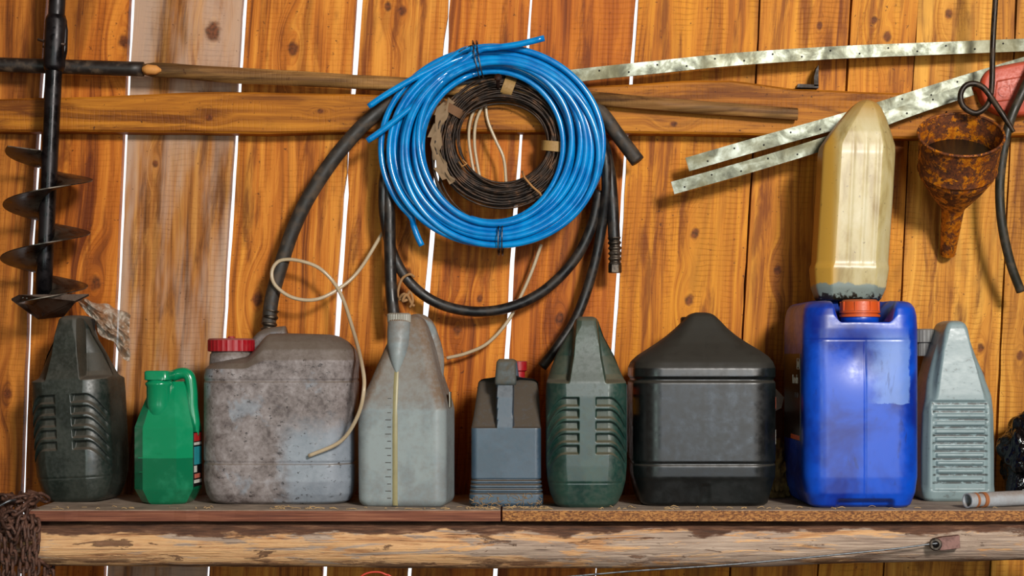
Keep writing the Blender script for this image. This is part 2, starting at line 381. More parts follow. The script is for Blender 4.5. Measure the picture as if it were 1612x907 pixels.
# ------------------------------------------------------------------ cross rail, shelf, log
def hboard(top, bot, y0, y1, mat, name, n=70, x0=-60, x1=1680, bev=0.004):
    xs = np.linspace(x0, x1, n)
    T = np.array(top, float); B = np.array(bot, float)
    t = np.interp(xs, T[:, 0], T[:, 1]) + np.convolve(RNG.normal(0, 1.2, n + 4), np.ones(5) / 5, 'valid')
    b = np.interp(xs, B[:, 0], B[:, 1]) + np.convolve(RNG.normal(0, 1.2, n + 4), np.ones(5) / 5, 'valid')
    V = []
    for x, a, c in zip(xs, t, b):
        A = W(x, a, y0); Cc = W(x, c, y0)
        V += [(A[0], y1, A[2]), (A[0], y0 + bev, A[2]), (A[0], y0, A[2] - bev), (A[0], y0, Cc[2] + bev), (A[0], y0 + bev, Cc[2]), (A[0], y1, Cc[2])]
    F = [(i * 6 + j, i * 6 + (j + 1) % 6, i * 6 + 6 + (j + 1) % 6, i * 6 + 6 + j) for i in range(n - 1) for j in range(6)]
    F += [tuple(range(5, -1, -1)), tuple((n - 1) * 6 + j for j in range(6))]
    F = [tuple(reversed(f)) for f in F]
    return mesh_obj(name, V, F, mat, smooth=False)
RFY = 0.298
kn = [(W(a, b, RFY)[2], W(a, b, RFY)[0], r * kk(RFY)) for a, b, r in [(700, 178, 6), (865, 180, 5), (505, 175, 4), (330, 185, 5), (1060, 195, 5)]]
m_rail = wood('rail_wood', C(190, 122, 34), C(158, 94, 22), C(96, 50, 12), 'X', seed=5.5, knots=kn, saw=0.0, stain=0.4, specks=0.9)
rail = hboard([(-60, 158), (0, 156), (140, 152), (300, 146), (420, 145), (600, 150), (760, 142), (900, 136), (1000, 133), (1060, 127), (1150, 127), (1250, 140), (1420, 146), (1680, 140)],
              [(-60, 207), (0, 207), (300, 208), (420, 210), (700, 205), (980, 209), (1200, 213), (1450, 217), (1680, 210)], RFY, WY - 0.001, m_rail, 'cross_rail')
tag(rail, 'long waney-edged brown wooden rail nailed across the wall planks', 'rail')

def shelf_board(name, x0, x1, yt0, yt1, m, label, depth, thick=0.0195, wob=0.0008):
    n = 40; xs = np.linspace(x0, x1, n); V = []
    for i, x in enumerate(xs):
        z = ZZ(yt0 + (yt1 - yt0) * i / (n - 1), 0.0); j = RNG.normal(0, wob); X = (x - CX) * S
        V += [(X, j, z - thick), (X, j, z - 0.0015), (X, 0.0015 + j, z), (X, depth, z), (X, depth, z - thick)]
    F = [(i * 5 + j, i * 5 + 5 + j, i * 5 + 5 + (j + 1) % 5, i * 5 + (j + 1) % 5) for i in range(n - 1) for j in range(5)]
    F += [tuple(range(5)), tuple((n - 1) * 5 + 4 - j for j in range(5))]
    return tag(mesh_obj(name, V, F, m, smooth=False), label, 'shelf')
def shelf_mat(name, e1, e2, e3, chip):
    t = NT(name); X, Y, Z = t.sep(t.tc.outputs['Object'])
    if chip:
        v = t.n('ShaderNodeTexVoronoi'); t.put(v.inputs['Vector'], t.scaled(t.tc.outputs['Object'], 260, 300, 620)); v.inputs['Scale'].default_value = 1.0
        f = t.math('ADD', t.math('MULTIPLY', t.sep(v.outputs['Color'])[0], 0.6), t.math('MULTIPLY', t.noise(t.scaled(t.tc.outputs['Object'], 200, 200, 700), 1.0, 3.0), 0.4))
    else:
        f = t.noise(t.scaled(t.tc.outputs['Object'], 6, 100, 420), 1.0, 4.0, 0.6)
    ec = t.ramp(f, [(0.3, e1), (0.5, e2), (0.72, e3)])
    big = t.noise(t.scaled(t.tc.outputs['Object'], 1, 1, 1), 18.0, 5.0, 0.65)
    dc = t.ramp(big, [(0.3, C(100, 86, 74)), (0.6, C(150, 134, 118)), (0.75, C(168, 152, 138))])
    nz = t.sep(t.geo.outputs['Normal'])[2]
    return t.done(t.mix(t.mapr(nz, 0.4, 0.8), ec, dc), 0.8, t.bump(f, 0.4, 0.002))
m_sh1 = shelf_mat('shelf_plank_wood', C(72, 36, 22), C(112, 62, 42), C(150, 98, 70), False)
m_sh2 = shelf_mat('chipboard', C(96, 56, 26), C(136, 86, 42), C(170, 118, 62), True)
shelf_board('shelf_board', 46, 788, 803, 803, m_sh1, 'reddish-brown shelf plank with dusty top, left of the two', WY - 0.005)
shelf_board('shelf_board', 791, 1700, 803, 803, m_sh2, 'raw-edged chipboard shelf board, right of the two', WY - 0.005)

def log_mat():
    t = NT('peeled_log'); oc = t.tc.outputs['Object']; X, Y, Z = t.sep(oc)
    n1 = t.noise(t.scaled(oc, 6, 40, 80), 1.0, 6.0, 0.68, 0.8); n2 = t.noise(t.scaled(oc, 9, 90, 330), 1.0, 5.0, 0.68)
    f = t.math('ADD', t.math('MULTIPLY', n1, 0.6), t.math('MULTIPLY', n2, 0.4))
    col = t.ramp(f, [(0.36, C(92, 56, 36)), (0.44, C(180, 130, 86)), (0.54, C(214, 170, 122)), (0.68, C(200, 140, 82))])
    # grey weathered patches, more towards the right end
    gm = t.noise(t.scaled(oc, 5.0, 25, 44, (5, 1, 2)), 1.0, 7.0, 0.7, 0.8)
    gx = t.mapr(X, -0.7, 0.75, 0.05, -0.09, False)
    g = t.mapr(t.math('SUBTRACT', gm, gx), 0.49, 0.535)
    col = t.mix(t.math('MULTIPLY', g, 0.9), col, t.ramp(n2, [(0.3, C(96, 82, 74)), (0.5, C(156, 138, 124)), (0.7, C(190, 172, 156))]))
    ln = t.mapr(t.noise(t.scaled(oc, 4, 60, 260, (3, 3, 3)), 1.0, 3.0, 0.5, 0.6), 0.66, 0.70)
    col = t.mix(t.math('MULTIPLY', ln, 0.8), col, C(50, 30, 20))
    # bark left on the upper side, ragged edge, plus flakes
    zc = t.math('ADD', Z, t.math('MULTIPLY', t.math('SUBTRACT', t.noise(t.scaled(oc, 7, 10, 20, (1, 4, 0)), 1.0, 5.0, 0.6), 0.5), 0.055))
    bk = t.mapr(zc, 0.0185, 0.0225)
    bk2 = t.mapr(t.noise(t.scaled(oc, 11, 40, 70, (9, 2, 6)), 1.0, 6.0, 0.7, 0.8), 0.60, 0.63)
    bk3 = t.math('MULTIPLY', t.mapr(Z, -0.012, -0.03), t.mapr(t.noise(t.scaled(oc, 8, 30, 50, (2, 8, 6)), 1.0, 6.0, 0.7), 0.50, 0.56))
    b = t.math('MAXIMUM', t.math('MAXIMUM', bk, t.math('MULTIPLY', bk2, 0.85)), t.math('MULTIPLY', bk3, 0.8))
    bc = t.ramp(t.noise(t.scaled(oc, 16, 60, 160), 1.0, 5.0, 0.7), [(0.3, C(46, 26, 16)), (0.55, C(96, 62, 42)), (0.75, C(150, 112, 84))])
    col = t.mix(b, col, bc)
    h = t.math('ADD', t.math('MULTIPLY', n2, 0.5), t.math('ADD', n1, t.math('MULTIPLY', b, 0.5)))
    return t.done(col, 0.75, t.bump(h, 0.7, 0.006))
LZ, LY = ZZ(857, 0.03), 0.045
n, sd = 150, 40; V = []
for i in range(n):
    px = -120 + 1860 * i / (n - 1); X = (px - CX) * S
    up = (ZZ(803, 0) - 0.0205) if 46 < px < 1690 else (ZZ(803, 0) - 0.0205)
    cz = LZ + 0.0015 + np.interp(px, [0, 800, 1200, 1612], [0.002, -0.003, -0.002, 0.008]); R0 = 0.042 * np.interp(px, [0, 800, 1612], [0.97, 1.0, 0.88])
    for j in range(sd):
        a = 2 * PI * j / sd
        r = R0 * (1 + 0.10 * mnoise.noise((X * 2.5, math.cos(a) * 0.9, math.sin(a) * 0.9)) + 0.05 * mnoise.noise((X * 9, math.cos(a) * 2.5 + 4, math.sin(a) * 2.5)) + 0.02 * mnoise.noise((X * 30, math.cos(a) * 6, math.sin(a) * 6)))
        V.append((X, LY + r * math.cos(a), min(cz + r * 1.02 * math.sin(a), up)-LZ))
F = [(i * sd + j, i * sd + (j + 1) % sd, (i + 1) * sd + (j + 1) % sd, (i + 1) * sd + j) for i in range(n - 1) for j in range(sd)] + [tuple(range(sd - 1, -1, -1)), tuple((n - 1) * sd + j for j in range(sd))]
tag(mesh_obj('log_beam', V, F, log_mat(), loc=(0, 0, LZ)), 'half-peeled round log beam carrying the shelf boards', 'log')

# ------------------------------------------------------------------ canisters
def place(name, cx, Yc, label, cat, group=None, rot=(0, 0, 0), z=0.0):
    o = empty(name, ((cx - CX) * kk(Yc), Yc, z), rot); tag(o, label, cat, group); return o
def base_py(Yc): return HY + CZ / kk(Yc)

def vent_can(cx, Yc, top_py, width, label, mat, mcap, rot, seed):
    u = kk(Yc); pb = base_py(Yc); H = pb - top_py; s = width / 125.0
    P = [(802, -41, 40, 46, 16), (797, -49, 47, 51, 20), (780, -56, 55, 57, 26), (760, -60, 60, 63, 30), (735, -62, 62, 64, 30), (625, -62, 62, 64, 30), (602, -61, 61, 62, 28), (586, -56, 54, 57, 24),
         (560, -47, 44, 50, 20), (530, -31, 28, 43, 14), (512, -20, 22, 38, 12), (502, -16, 18, 34, 9), (498, -13, 14, 28, 7), (497, -9, 10, 22, 5)]
    keys = [(pb - (802 - p) / 305.0 * H, cx + a * s, cx + b * s, d * s, r * s) for p, a, b, d, r in P]
    def disp(G):
        x = G[..., 0] / s; y = G[..., 1] / s; p = 802 - G[..., 2] / H * 305.0; ax = np.abs(x)
        front = sstep(-y, 4, 30)
        # hollows either side of the handle spine
        hwid = np.interp(p, [497, 560, 602], [14, 20, 27])
        rec = sstep(604 - p, 0, 7) * sstep(ax, hwid, hwid + 4) * np.interp(p, [497, 520, 560, 590, 604], [8, 26, 30, 26, 20])
        y = y + rec * front
        y = y + rec * 0.9 * sstep(y, 0, 30) * -1 * 0.8
        # drooping vents
        drop = np.where(ax > 34, (ax - 34) ** 2 * 0.045, 0)
        v = np.zeros_like(x)
        for k in range(5):
            c = 627 + 19 * k + drop
            q = p - c
            v = np.maximum(v, sstep(q, -1.5, 1.0) * (1 - sstep(q, 10.5, 13.5)) * (1 - 0.45 * np.clip(q / 12, 0, 1)))
        v *= sstep(ax, 12.5, 14.5) * (1 - sstep(ax, 56, 63)) * np.interp(ax, [0, 30, 60], [1, 0.85, 0.5])
        y = y + 11.0 * v * front
        # seam in front and bent lower edge
        y = y + 0.8 * front * (1 - sstep(np.abs(p - 762), 0, 2.5))
        G[..., 1] = y * s
        return G
    o = place('vented_canister', cx, Yc, label, 'canister', 'ribbed green oil canisters', rot)
    V, F = loft(keys, u, pb, cx, rows=300, mx=70, my=10, mc=36, chamfer=0.35, smooth=1.5, disp=disp)
    mesh_obj('body', V, F, mat, o)
    h = ZZ(top_py + 16 * 1.0, Yc)
    mesh_obj('cap', *lathe([(0, 12 * u), (2 * u, 13 * u), (18 * u, 13 * u), (20 * u, 11 * u)], 24, flute=-0.06), mcap, o, loc=(9 * u, 22 * u, h - 10 * u), sharp=40)
    return o
m_vc1 = plastic('dark_green_plastic', C(22, 32, 28), 0.36, C(68, 60, 48), 0.9, 0.18, 16, base2=C(34, 44, 40), spec=0.8)
m_vc2 = plastic('teal_green_plastic', C(16, 48, 42), 0.38, C(74, 70, 50), 0.95, 0.25, 12, base2=C(24, 62, 54), spec=0.8)
m_blackcap = plain('black_cap_plastic', C(26, 26, 26), 0.45)
m_redcap = plastic('red_cap_plastic', C(150, 10, 24), 0.38, C(120, 90, 80), 0.6, 0.1)
vent_can(133, 0.215, 497, 127, 'dark grey-green vented canister leaning under the auger tip', m_vc1, m_blackcap, (0.0, math.radians(-3.0), math.radians(-9)), 1)
can2 = vent_can(922, 0.098, 499, 126, 'teal-green vented canister just left of the big black canister', m_vc2, m_redcap, (0, 0, 0), 2)

def flat_label(parent, x, y0, y1, z0, z1, specs, base, t=0.0012, ax='x', sign=1):
    """printed label plate on a side facing +-x: base plate with colour blocks (y0,y1,z0,z1 fractions)"""
    V, F = box(x, x + sign * t, y0, y1, z0, z1)
    lab = mesh_obj('label', V, F, base, parent, smooth=False)
    for (a, b, c, d, m) in specs:
        V, F = box(x + sign * t, x + sign * t * 1.5, y0 + (y1 - y0) * a, y0 + (y1 - y0) * b, z0 + (z1 - z0) * c, z0 + (z1 - z0) * d)
        mesh_obj('label_print', V, F, m, lab, smooth=False)
    return lab
def text_mesh(s, size, depth=0.0003):
    cu = bpy.data.curves.new('lettering', 'FONT'); cu.body = s; cu.size = size; cu.extrude = depth; cu.align_x = 'CENTER'
    o = bpy.data.objects.new('lettering', cu); COL.objects.link(o); bpy.context.view_layer.update()
    me = bpy.data.meshes.new_from_object(o); bpy.data.objects.remove(o); return me
def text_on(parent, s, size, loc, rot, mat, depth=0.0003):
    me = text_mesh(s, size, depth); me.materials.append(mat)
    o = bpy.data.objects.new('lettering', me); COL.objects.link(o); o.parent = parent; o.location = loc; o.rotation_euler = rot; return o
m_red = plain('print_red', C(190, 40, 40), 0.5); m_white = plain('print_white', C(215, 215, 205), 0.5); m_teal = plain('print_teal', C(40, 150, 160), 0.5)
m_blacklab = plain('print_black', C(14, 12, 14), 0.35); m_orange = plain('print_orange', C(210, 80, 20), 0.5); m_salmon = plain('print_salmon', C(205, 110, 90), 0.5)
m_yellowp = plain('print_yellow', C(200, 130, 20), 0.5)
u = kk(0.098)
flat_label(can2, 63.0 * u, -24 * u, 24 * u, 85 * u, 190 * u, [(0.1, 0.9, 0.55, 0.8, m_yellowp), (0.1, 0.9, 0.85, 0.95, m_orange)], m_blacklab, t=0.0008)

# green octagonal bottle
def green_bottle():
    cx, Yc = 265, 0.150; u = kk(Yc); pb = base_py(Yc); dy = pb - 795
    m = plastic('green_bottle_plastic', C(10, 122, 84), 0.24, C(110, 120, 90), 0.45, 0.10, 18, spec=0.6)
    t = NT('green_translucent'); oc = t.tc.outputs['Object']; Z = t.sep(oc)[2]
    f = t.noise(oc, 20, 4, 0.6)
    lev = t.mapr(t.math('ADD', Z, t.math('MULTIPLY', f, 0.002)), 72 * u, 74 * u)
    col = t.mix(lev, C(2, 100, 66), C(6, 130, 86)); col = t.mix(t.math('MULTIPLY', t.mapr(f, 0.5, 0.7), 0.3), col, C(40, 150, 110))
    m = t.done(col, t.mapr(f, 0.3, 0.7, 0.14, 0.26), None, None, **{'Specular IOR Level': 0.8, 'Subsurface Weight': 0.15, 'Subsurface Radius': (0.01, 0.03, 0.02), 'Subsurface Scale': 0.3})
    o = place('green_bottle', cx, Yc, 'small bright green octagonal plastic bottle with handle', 'bottle', None, (0, 0, math.radians(-7)))
    K = [(795, 233, 297, 34, 16), (792, 229, 301, 37, 17), (772, 218, 312, 43, 20), (690, 218, 312, 43, 20), (676, 218, 312, 43, 20), (655, 225, 306, 38, 18), (630, 234, 300, 30, 15), (612, 240, 296, 22, 12), (604, 244, 292, 18, 10)]
    K = [(a + dy, b, c, d, e) for a, b, c, d, e in K]
    V, F = loft(K, u, pb, cx, rows=120, mx=8, my=8, mc=4, chamfer=1.0, smooth=0.8)
    mesh_obj('body', V, F, m, o, sharp=28)
    z = lambda p: (pb - (p + dy)) * u
    nk = [(z(668), 3 * u), (z(664), 10 * u), (z(655), 17 * u), (z(640), 20 * u), (z(612), 20 * u), (z(609), 22 * u), (z(606), 22 * u), (z(604), 19 * u), (z(600), 19 * u)]
    mesh_obj('neck', *lathe(nk, 32), m, o, loc=(-7 * u, -22 * u, 0))
    cp = []
    for (zz, r) in [(z(602), 19), (z(601), 21), (z(589), 21), (z(587), 19)]:
        cp.append((zz, r * u))
    V, F = lathe(cp, 32)
    V = [((abs(math.cos(math.atan2(y, x))) ** 0.45) * math.copysign(1, x) * math.hypot(x, y) * 0.98, (abs(math.sin(math.atan2(y, x))) ** 0.45) * math.copysign(1, y) * math.hypot(x, y) * 0.98, zz) for x, y, zz in V]
    mesh_obj('cap', V, F, m, o, loc=(-7 * u, -22 * u, 0), sharp=50)
    hp = catmull([((a - cx) * u, b * u, z(c)) for a, b, c in [(270, 2, 596), (288, 0, 591), (299, 0, 597), (303, 0, 620), (304, 0, 645), (307, 0, 668), (308, 0, 690)]], 8)
    mesh_obj('handle', *tube(hp, [9 * u] * (len(hp) - 8) + list(np.linspace(9 * u, 6 * u, 8)), 14), m, o)
    lab = flat_label(o, 47 * u, -21 * u, 21 * u, z(768), z(683), [(0.05, 0.9, 0.83, 0.98, m_red), (0.05, 0.9, 0.76, 0.81, m_white), (0.05, 0.9, 0.40, 0.73, m_teal), (0.05, 0.35, 0.26, 0.38, m_white), (0.1, 0.8, 0.15, 0.23, m_salmon), (0.05, 0.9, 0.06, 0.12, m_white)], m_blacklab)
    for i, (a, p) in enumerate([(-20, 692), (-34, 723), (-6, 716), (-32, 745)]):   # embossed graduation ticks
        V, F = box(a * u, (a + 9) * u, -43.6 * u, -42 * u, z(p), z(p - 1.2)); mesh_obj('graduation_mark', V, F, m, o, smooth=False)
green_bottle()

# grey canister with red cap
def grey_canister():
    cx, Yc = 445, 0.185; u = kk(Yc); pb = base_py(Yc); dy = pb - 791
    t = NT('dusty_grey_plastic'); oc = t.tc.outputs['Object']; X, Y, Z = t.sep(oc)
    big = t.noise(oc, 11, 5, 0.62, 0.4); mid = t.noise(t.scaled(oc, 1, 1, 1, (4, 2, 8)), 30, 5, 0.68, 0.3); fine = t.noise(oc, 120, 4, 0.68)
    dust = t.ramp(t.math('ADD', t.math('MULTIPLY', mid, 0.6), t.math('MULTIPLY', fine, 0.4)), [(0.36, C(74, 64, 62)), (0.5, C(118, 109, 107)), (0.64, C(146, 139, 139))])
    # washed patches: lower right, a few smears elsewhere
    wob = t.math('MULTIPLY', t.math('SUBTRACT', mid, 0.5), 0.09)
    lr = t.math('MULTIPLY', t.mapr(t.math('ADD', X, wob), -10 * u, 34 * u), t.mapr(t.math('ADD', Z, wob), 140 * u, 96 * u))
    bare = t.math('MAXIMUM', t.math('MULTIPLY', lr, 0.75), t.math('MULTIPLY', t.mapr(big, 0.56, 0.63), 0.5))
    col = t.mix(bare, dust, t.mix(mid, C(112, 124, 136), C(142, 154, 166)))
    sp = t.math('MULTIPLY', t.mapr(t.noise(t.scaled(oc, 0.8, 1, 1.3), 85, 5, 0.72), 0.59, 0.64), t.mapr(big, 0.38, 0.5))
    col = t.mix(t.math('MULTIPLY', sp, 0.85), col, C(30, 22, 22))
    nz = t.sep(t.geo.outputs['Normal'])[2]
    col = t.mix(t.math('MULTIPLY', t.mapr(nz, 0.12, 0.6), 0.85), col, C(92, 80, 68))
    m = t.done(col, t.fmix(bare, 0.62, 0.34), t.bump(t.math('ADD', fine, mid), 0.15, 0.002))
    o = place('grey_canister', cx, Yc, 'wide dirty grey canister with a red screw cap', 'canister')
    hw = 117
    K = [(791, -100, 100, 62, 40), (787, -108, 108, 70, 42), (775, -114, 114, 76, 44), (755, -117, 117, 80, 44), (729, -117, 117, 80, 44), (727.6, -115.5, 115.5, 78.5, 44), (725.5, -115.5, 115.5, 78.5, 44), (724, -117, 117, 80, 44),
         (603, -117, 117, 80, 44), (601.6, -115.5, 115.5, 78.5, 44), (599.5, -115.5, 115.5, 78.5, 44), (598, -117, 117, 80, 44), (570, -115, 115, 78, 44), (552, -107, 107, 70, 44), (540, -94, 94, 60, 42), (532, -80, 80, 48, 38), (528, -64, 64, 36, 30), (527, -40, 40, 20, 18), (527, -10, 10, 6, 5)]
    K = [(a + dy - (i * 1e-3), cx + b, cx + c, d, e) for i, (a, b, c, d, e) in enumerate(K)]
    def disp(G):
        x = G[..., 0]; p = pb - dy - G[..., 2] + 0.0
        t = np.clip((592 - p) / (592 - 527), 0, 1)
        low = 1 - sstep(x, -52, -14)                     # left part is lower: the spout shoulder
        drop = np.maximum(0, p * 0 + (592 - p)) * 0.55 * low
        G[..., 2] = G[..., 2] - drop
        # right shoulder pulled up a little to square the handle end
        G[..., 0] = x + t * np.where(x > 30, 10, 0) * sstep(x, 30, 70)
        return G
    V, F = loft(K, u, pb, cx, rows=260, mx=44, my=24, mc=12, smooth=1.0, disp=disp)
    mesh_obj('body', V, F, m, o)
    z = lambda p: (pb - (p + dy)) * u
    nx = (367 - cx) * u
    mesh_obj('neck', *lathe([(z(600), 33 * u), (z(575), 34 * u), (z(560), 33 * u), (z(558), 31 * u), (z(540), 31 * u)], 40), m, o, loc=(nx, -18 * u, 0))
    cp = [(z(556), 33 * u), (z(555), 36.5 * u), (z(538), 36.5 * u), (z(535.5), 34 * u), (z(535), 26 * u), (z(535), 6 * u), (z(532), 5 * u)]
    mesh_obj('cap', *lathe(cp, 56, flute=-0.035), m_redcap, o, loc=(nx, -18 * u, 0), sharp=35)
    hp = catmull([((a - cx) * u, b * u, z(c)) for a, b, c in [(380, 16, 572), (404, 12, 548), (420, 6, 534), (450, 2, 530)]], 8)
    mesh_obj('handle', *tube(hp, 15 * u, 14), m, o)
grey_canister()

# grey jug with sight strip
def sight_jug():
    cx, Yc = 641, 0.120; u = kk(Yc); pb = base_py(Yc); dy = pb - 795
    m = plastic('grey_jug_plastic', C(134, 144, 145), 0.38, C(110, 90, 72), 0.9, 0.30, 12, base2=C(120, 132, 136), dustlo=-0.02, dusthi=0.45)
    o = place('grey_jug', cx, Yc, 'tall grey jug with yellowish sight strip and ribbed cap', 'jug', None, (0, 0, math.radians(-7)))
    K = [(795, -62, 62, 48, 12), (792, -66, 66, 52, 14), (786, -69, 69, 55, 15), (660, -70, 69, 55, 15), (645, -70, 69, 55, 15), (632, -66, 66, 53, 15), (600, -52, 56, 46, 15), (570, -40, 48, 38, 14), (540, -28, 40, 30, 13), (515, -18, 32, 22, 11), (503, -12, 26, 16, 9), (498, -6, 16, 8, 5)]
    K = [(a + dy, cx + b, cx + c, d, e) for a, b, c, d, e in K]
    V, F = loft(K, u, pb, cx, rows=150, mx=20, my=12, mc=8, chamfer=0.3, smooth=2.0)
    mesh_obj('body', V, F, m, o)
    z = lambda p: (pb - (p + dy)) * u
    # spout: a slim cone that runs out in a point on the front face
    sp = []; prof = [(588, 2, -41), (578, 7, -38), (562, 13, -34), (545, 17, -29), (525, 18, -25), (508, 17.5, -22)]
    pts = [((-9) * u, q * u, z(p)) for p, r, q in prof]
    mesh_obj('spout', *tube(catmull(pts, 6), np.interp(np.linspace(0, len(prof) - 1, 6 * (len(prof) - 1) + 1), range(len(prof)), [r * u for _, r, _ in prof]), 28), m, o)
    mc = plastic('grey_cap_plastic', C(150, 148, 138), 0.4, C(110, 96, 80), 0.6, 0.2)
    mesh_obj('cap', *lathe([(z(510), 17 * u), (z(509), 18.5 * u), (z(497), 18.5 * u), (z(495), 16 * u)], 60, flute=-0.06), mc, o, loc=(-9 * u, -21 * u, 0), sharp=35)
    ms = plain('sight_strip_plastic', C(146, 138, 100), 0.4)
    q = [((-9) * u, -41.5 * u, z(586)), ((-9) * u, -47 * u, z(605)), (-9 * u, -52.7 * u, z(632)), (-9 * u, -55.2 * u, z(655)), (-9 * u, -55.2 * u, z(786)), (-9 * u, -52.5 * u, z(793))]
    V = []
    for x, y, zz in q: V += [(x - 4.2 * u, y + 0.5 * u, zz), (x - 3.2 * u, y - 1.0 * u, zz), (x + 3.2 * u, y - 1.0 * u, zz), (x + 4.2 * u, y + 0.5 * u, zz)]
    F = [(i * 4 + j, i * 4 + j + 1, i * 4 + 5 + j, i * 4 + 4 + j) for i in range(len(q) - 1) for j in range(3)]
    mesh_obj('sight_strip', V, F, ms, o)
    q2 = [(-9 * u, -39.5 * u, z(570)), (-9 * u, -44 * u, z(525)), (-9 * u, -40.5 * u, z(510))]
    md = plain('mark_ink', C(70, 66, 62), 0.7)
    for i in range(15):
        p = 628 + i * 11; w = 9 if i % 2 else 6
        y = np.interp(p, [605, 632, 655, 786], [-47, -52.7, -55.2, -55.2]) - 0.5
        V, F = box((-15 - w) * u, -15 * u, y * u, (y + 2) * u, z(p), z(p - 1.1)); mesh_obj('graduation_mark', V, F, md, o, smooth=False)
    hp = catmull([(a * u, b * u, z(c)) for a, b, c in [(0, 0, 512), (14, 14, 506), (26, 26, 512), (33, 34, 530), (42, 30, 560), (44, 18, 592), (40, 8, 610)]], 8)
    mesh_obj('handle', *tube(hp, 11 * u, 14), m, o)
    mv = plain('vent_print', C(86, 82, 60), 0.6)
    flat_label(o, 69 * u, -16 * u, 6 * u, z(642), z(618), [(0.0, 0.25, 0.0, 1.0, m_white)], mv, t=0.0008)
sight_jug()

# small slate-blue canister
def slate_can():
    cx, Yc = 797, 0.135; u = kk(Yc); pb = base_py(Yc); dy = pb - 793
    m = plastic('slate_blue_plastic', C(44, 64, 80), 0.38, C(66, 55, 42), 1.0, 0.12, 14, base2=C(52, 74, 92), spec=0.7, dustlo=0.08, dusthi=0.35)
    o = place('slate_canister', cx, Yc, 'small slate-blue canister with front handle and ribbed foot', 'canister')
    K = [(793, -54, 54, 56, 12), (789, -57, 57, 59, 12), (776, -57, 57, 59, 10), (750, -54, 54, 57, 9), (676, -54, 54, 57, 9), (671, -54, 54, 57, 9), (655, -51, 53, 55, 9), (625, -47, 52, 52, 9), (602, -44, 50, 48, 9), (597, -38, 44, 42, 8), (595, -16, 20, 42, 6), (570, -14.5, 17, 40, 5), (567, -12, 15, 36, 4), (566, -8, 10, 28, 3)]
    K = [(a + dy, cx + b, cx + c, d, e) for a, b, c, d, e in K]
    def disp(G):
        x = G[..., 0]; y = G[..., 1]; p = pb - dy - G[..., 2]
        front = sstep(-y, 0, 20); ax = np.abs(x + 2)
        rec = sstep(672.5 - p, 0, 1.5) * sstep(ax, 12, 14) * (8 + np.clip(672 - p, 0, 80) * 0.62) * sstep(p, 592, 597)
        y = y + rec * front
        rib = np.zeros_like(x)
        for c in (752, 758.5, 765, 771.5): rib = np.maximum(rib, 1 - sstep(np.abs(p - c), 0.8, 2.0))
        rr = 1 - 0.045 * rib
        # finger hollow under the handle block
        G[..., 0] = x * rr; G[..., 1] = y * rr
        return G
    V, F = loft(K, u, pb, cx, rows=240, mx=60, my=10, mc=6, smooth=0.9, disp=disp)
    mesh_obj('body', V, F, m, o, sharp=50)
    z = lambda p: (pb - (p + dy)) * u
    mesh_obj('cap', *lathe([(z(600), 11 * u), (z(586), 11 * u), (z(584), 14 * u), (z(570), 14 * u), (z(569), 12 * u)], 30, flute=-0.05), m_redcap, o, loc=(19 * u, 36 * u, 0), sharp=40)
    V, F = loft([(606 + dy, cx - 17, cx + 15, 12, 5), (602 + dy, cx - 18, cx + 16, 14, 5), (570 + dy, cx - 15, cx + 15, 12, 5), (565.5 + dy, cx - 11, cx + 11, 8, 4)], u, pb, cx, rows=20, mx=6, my=6, mc=5, smooth=1.0)
    mesh_obj('handle_block', [(a, b - 38 * u, c) for a, b, c in V], F, plastic('slate_dusty', C(62, 70, 70), 0.6, C(80, 70, 54), 0.9, 0.9, 14), o)
slate_can()

# big black canister
def black_can():
    cx, Yc = 1102, 0.165; u = kk(Yc); pb = base_py(Yc); dy = pb - 791
    m = plastic('black_can_plastic', C(9, 12, 13), 0.32, C(34, 30, 20), 0.85, 0.05, 6, base2=C(14, 19, 20), scuff=C(30, 38, 37), scuffamt=0.3, spec=0.55, dustlo=0.12, dusthi=0.6)
    o = place('black_canister', cx, Yc, 'large black canister with peaked top, left of blue can', 'canister')
    K = [(791, -92, 92, 76, 24), (787, -98, 98, 82, 26), (752, -107, 107, 92, 36), (746, -109, 109, 95, 38), (728, -110, 110, 96, 40), (726.6, -108, 108, 94, 40), (724.6, -108, 108, 94, 40), (723, -110, 110, 96, 40), (601, -110, 110, 96, 40), (599.5, -107, 107, 93, 40), (595.5, -107, 107, 93, 40), (594, -110, 110, 96, 40),
         (580, -110, 110, 95, 40), (570, -106, 107, 90, 40), (561, -97, 100, 82, 38), (551, -82, 86, 72, 34), (541, -67, 70, 62, 30), (530, -52, 54, 53, 26), (518, -38, 40, 44, 20), (506, -26, 29, 36, 14), (498, -19, 21, 30, 11), (494, -14, 15, 24, 8), (493, -8, 8, 16, 5)]
    K = [(a + dy, cx + b, cx + c, d, e) for a, b, c, d, e in K]
    def disp(G):
        x = G[..., 0]; y = G[..., 1]; p = pb - dy - G[..., 2]
        front = sstep(-y, 20, 60)
        y = y + 0.7 * front * (1 - sstep(np.abs(x), 0.3, 1.6)) * sstep(p, 500, 600)
        y = y + 2.0 * front * (1 - sstep(np.abs(x + 2), 5, 8)) * sstep(p, 755, 760)     # moulded foot notch
        G[..., 1] = y; return G
    V, F = loft(K, u, pb, cx, rows=220, mx=50, my=24, mc=12, smooth=1.2, disp=disp)
    mesh_obj('body', V, F, m, o)
    z = lambda p: (pb - (p + dy)) * u
    mesh_obj('cap', *lathe([(z(520), 13 * u), (z(501), 13 * u), (z(499), 11 * u)], 24, flute=-0.05), m_blackcap, o, loc=(-14 * u, 40 * u, 0), sharp=40)
    flat_label(o, 110 * u, -52 * u, 40 * u, z(705), z(605), [(0.0, 0.9, 0.62, 0.80, m_orange), (0.0, 0.9, 0.08, 0.30, m_white)], m_blacklab, t=0.001)
black_can()

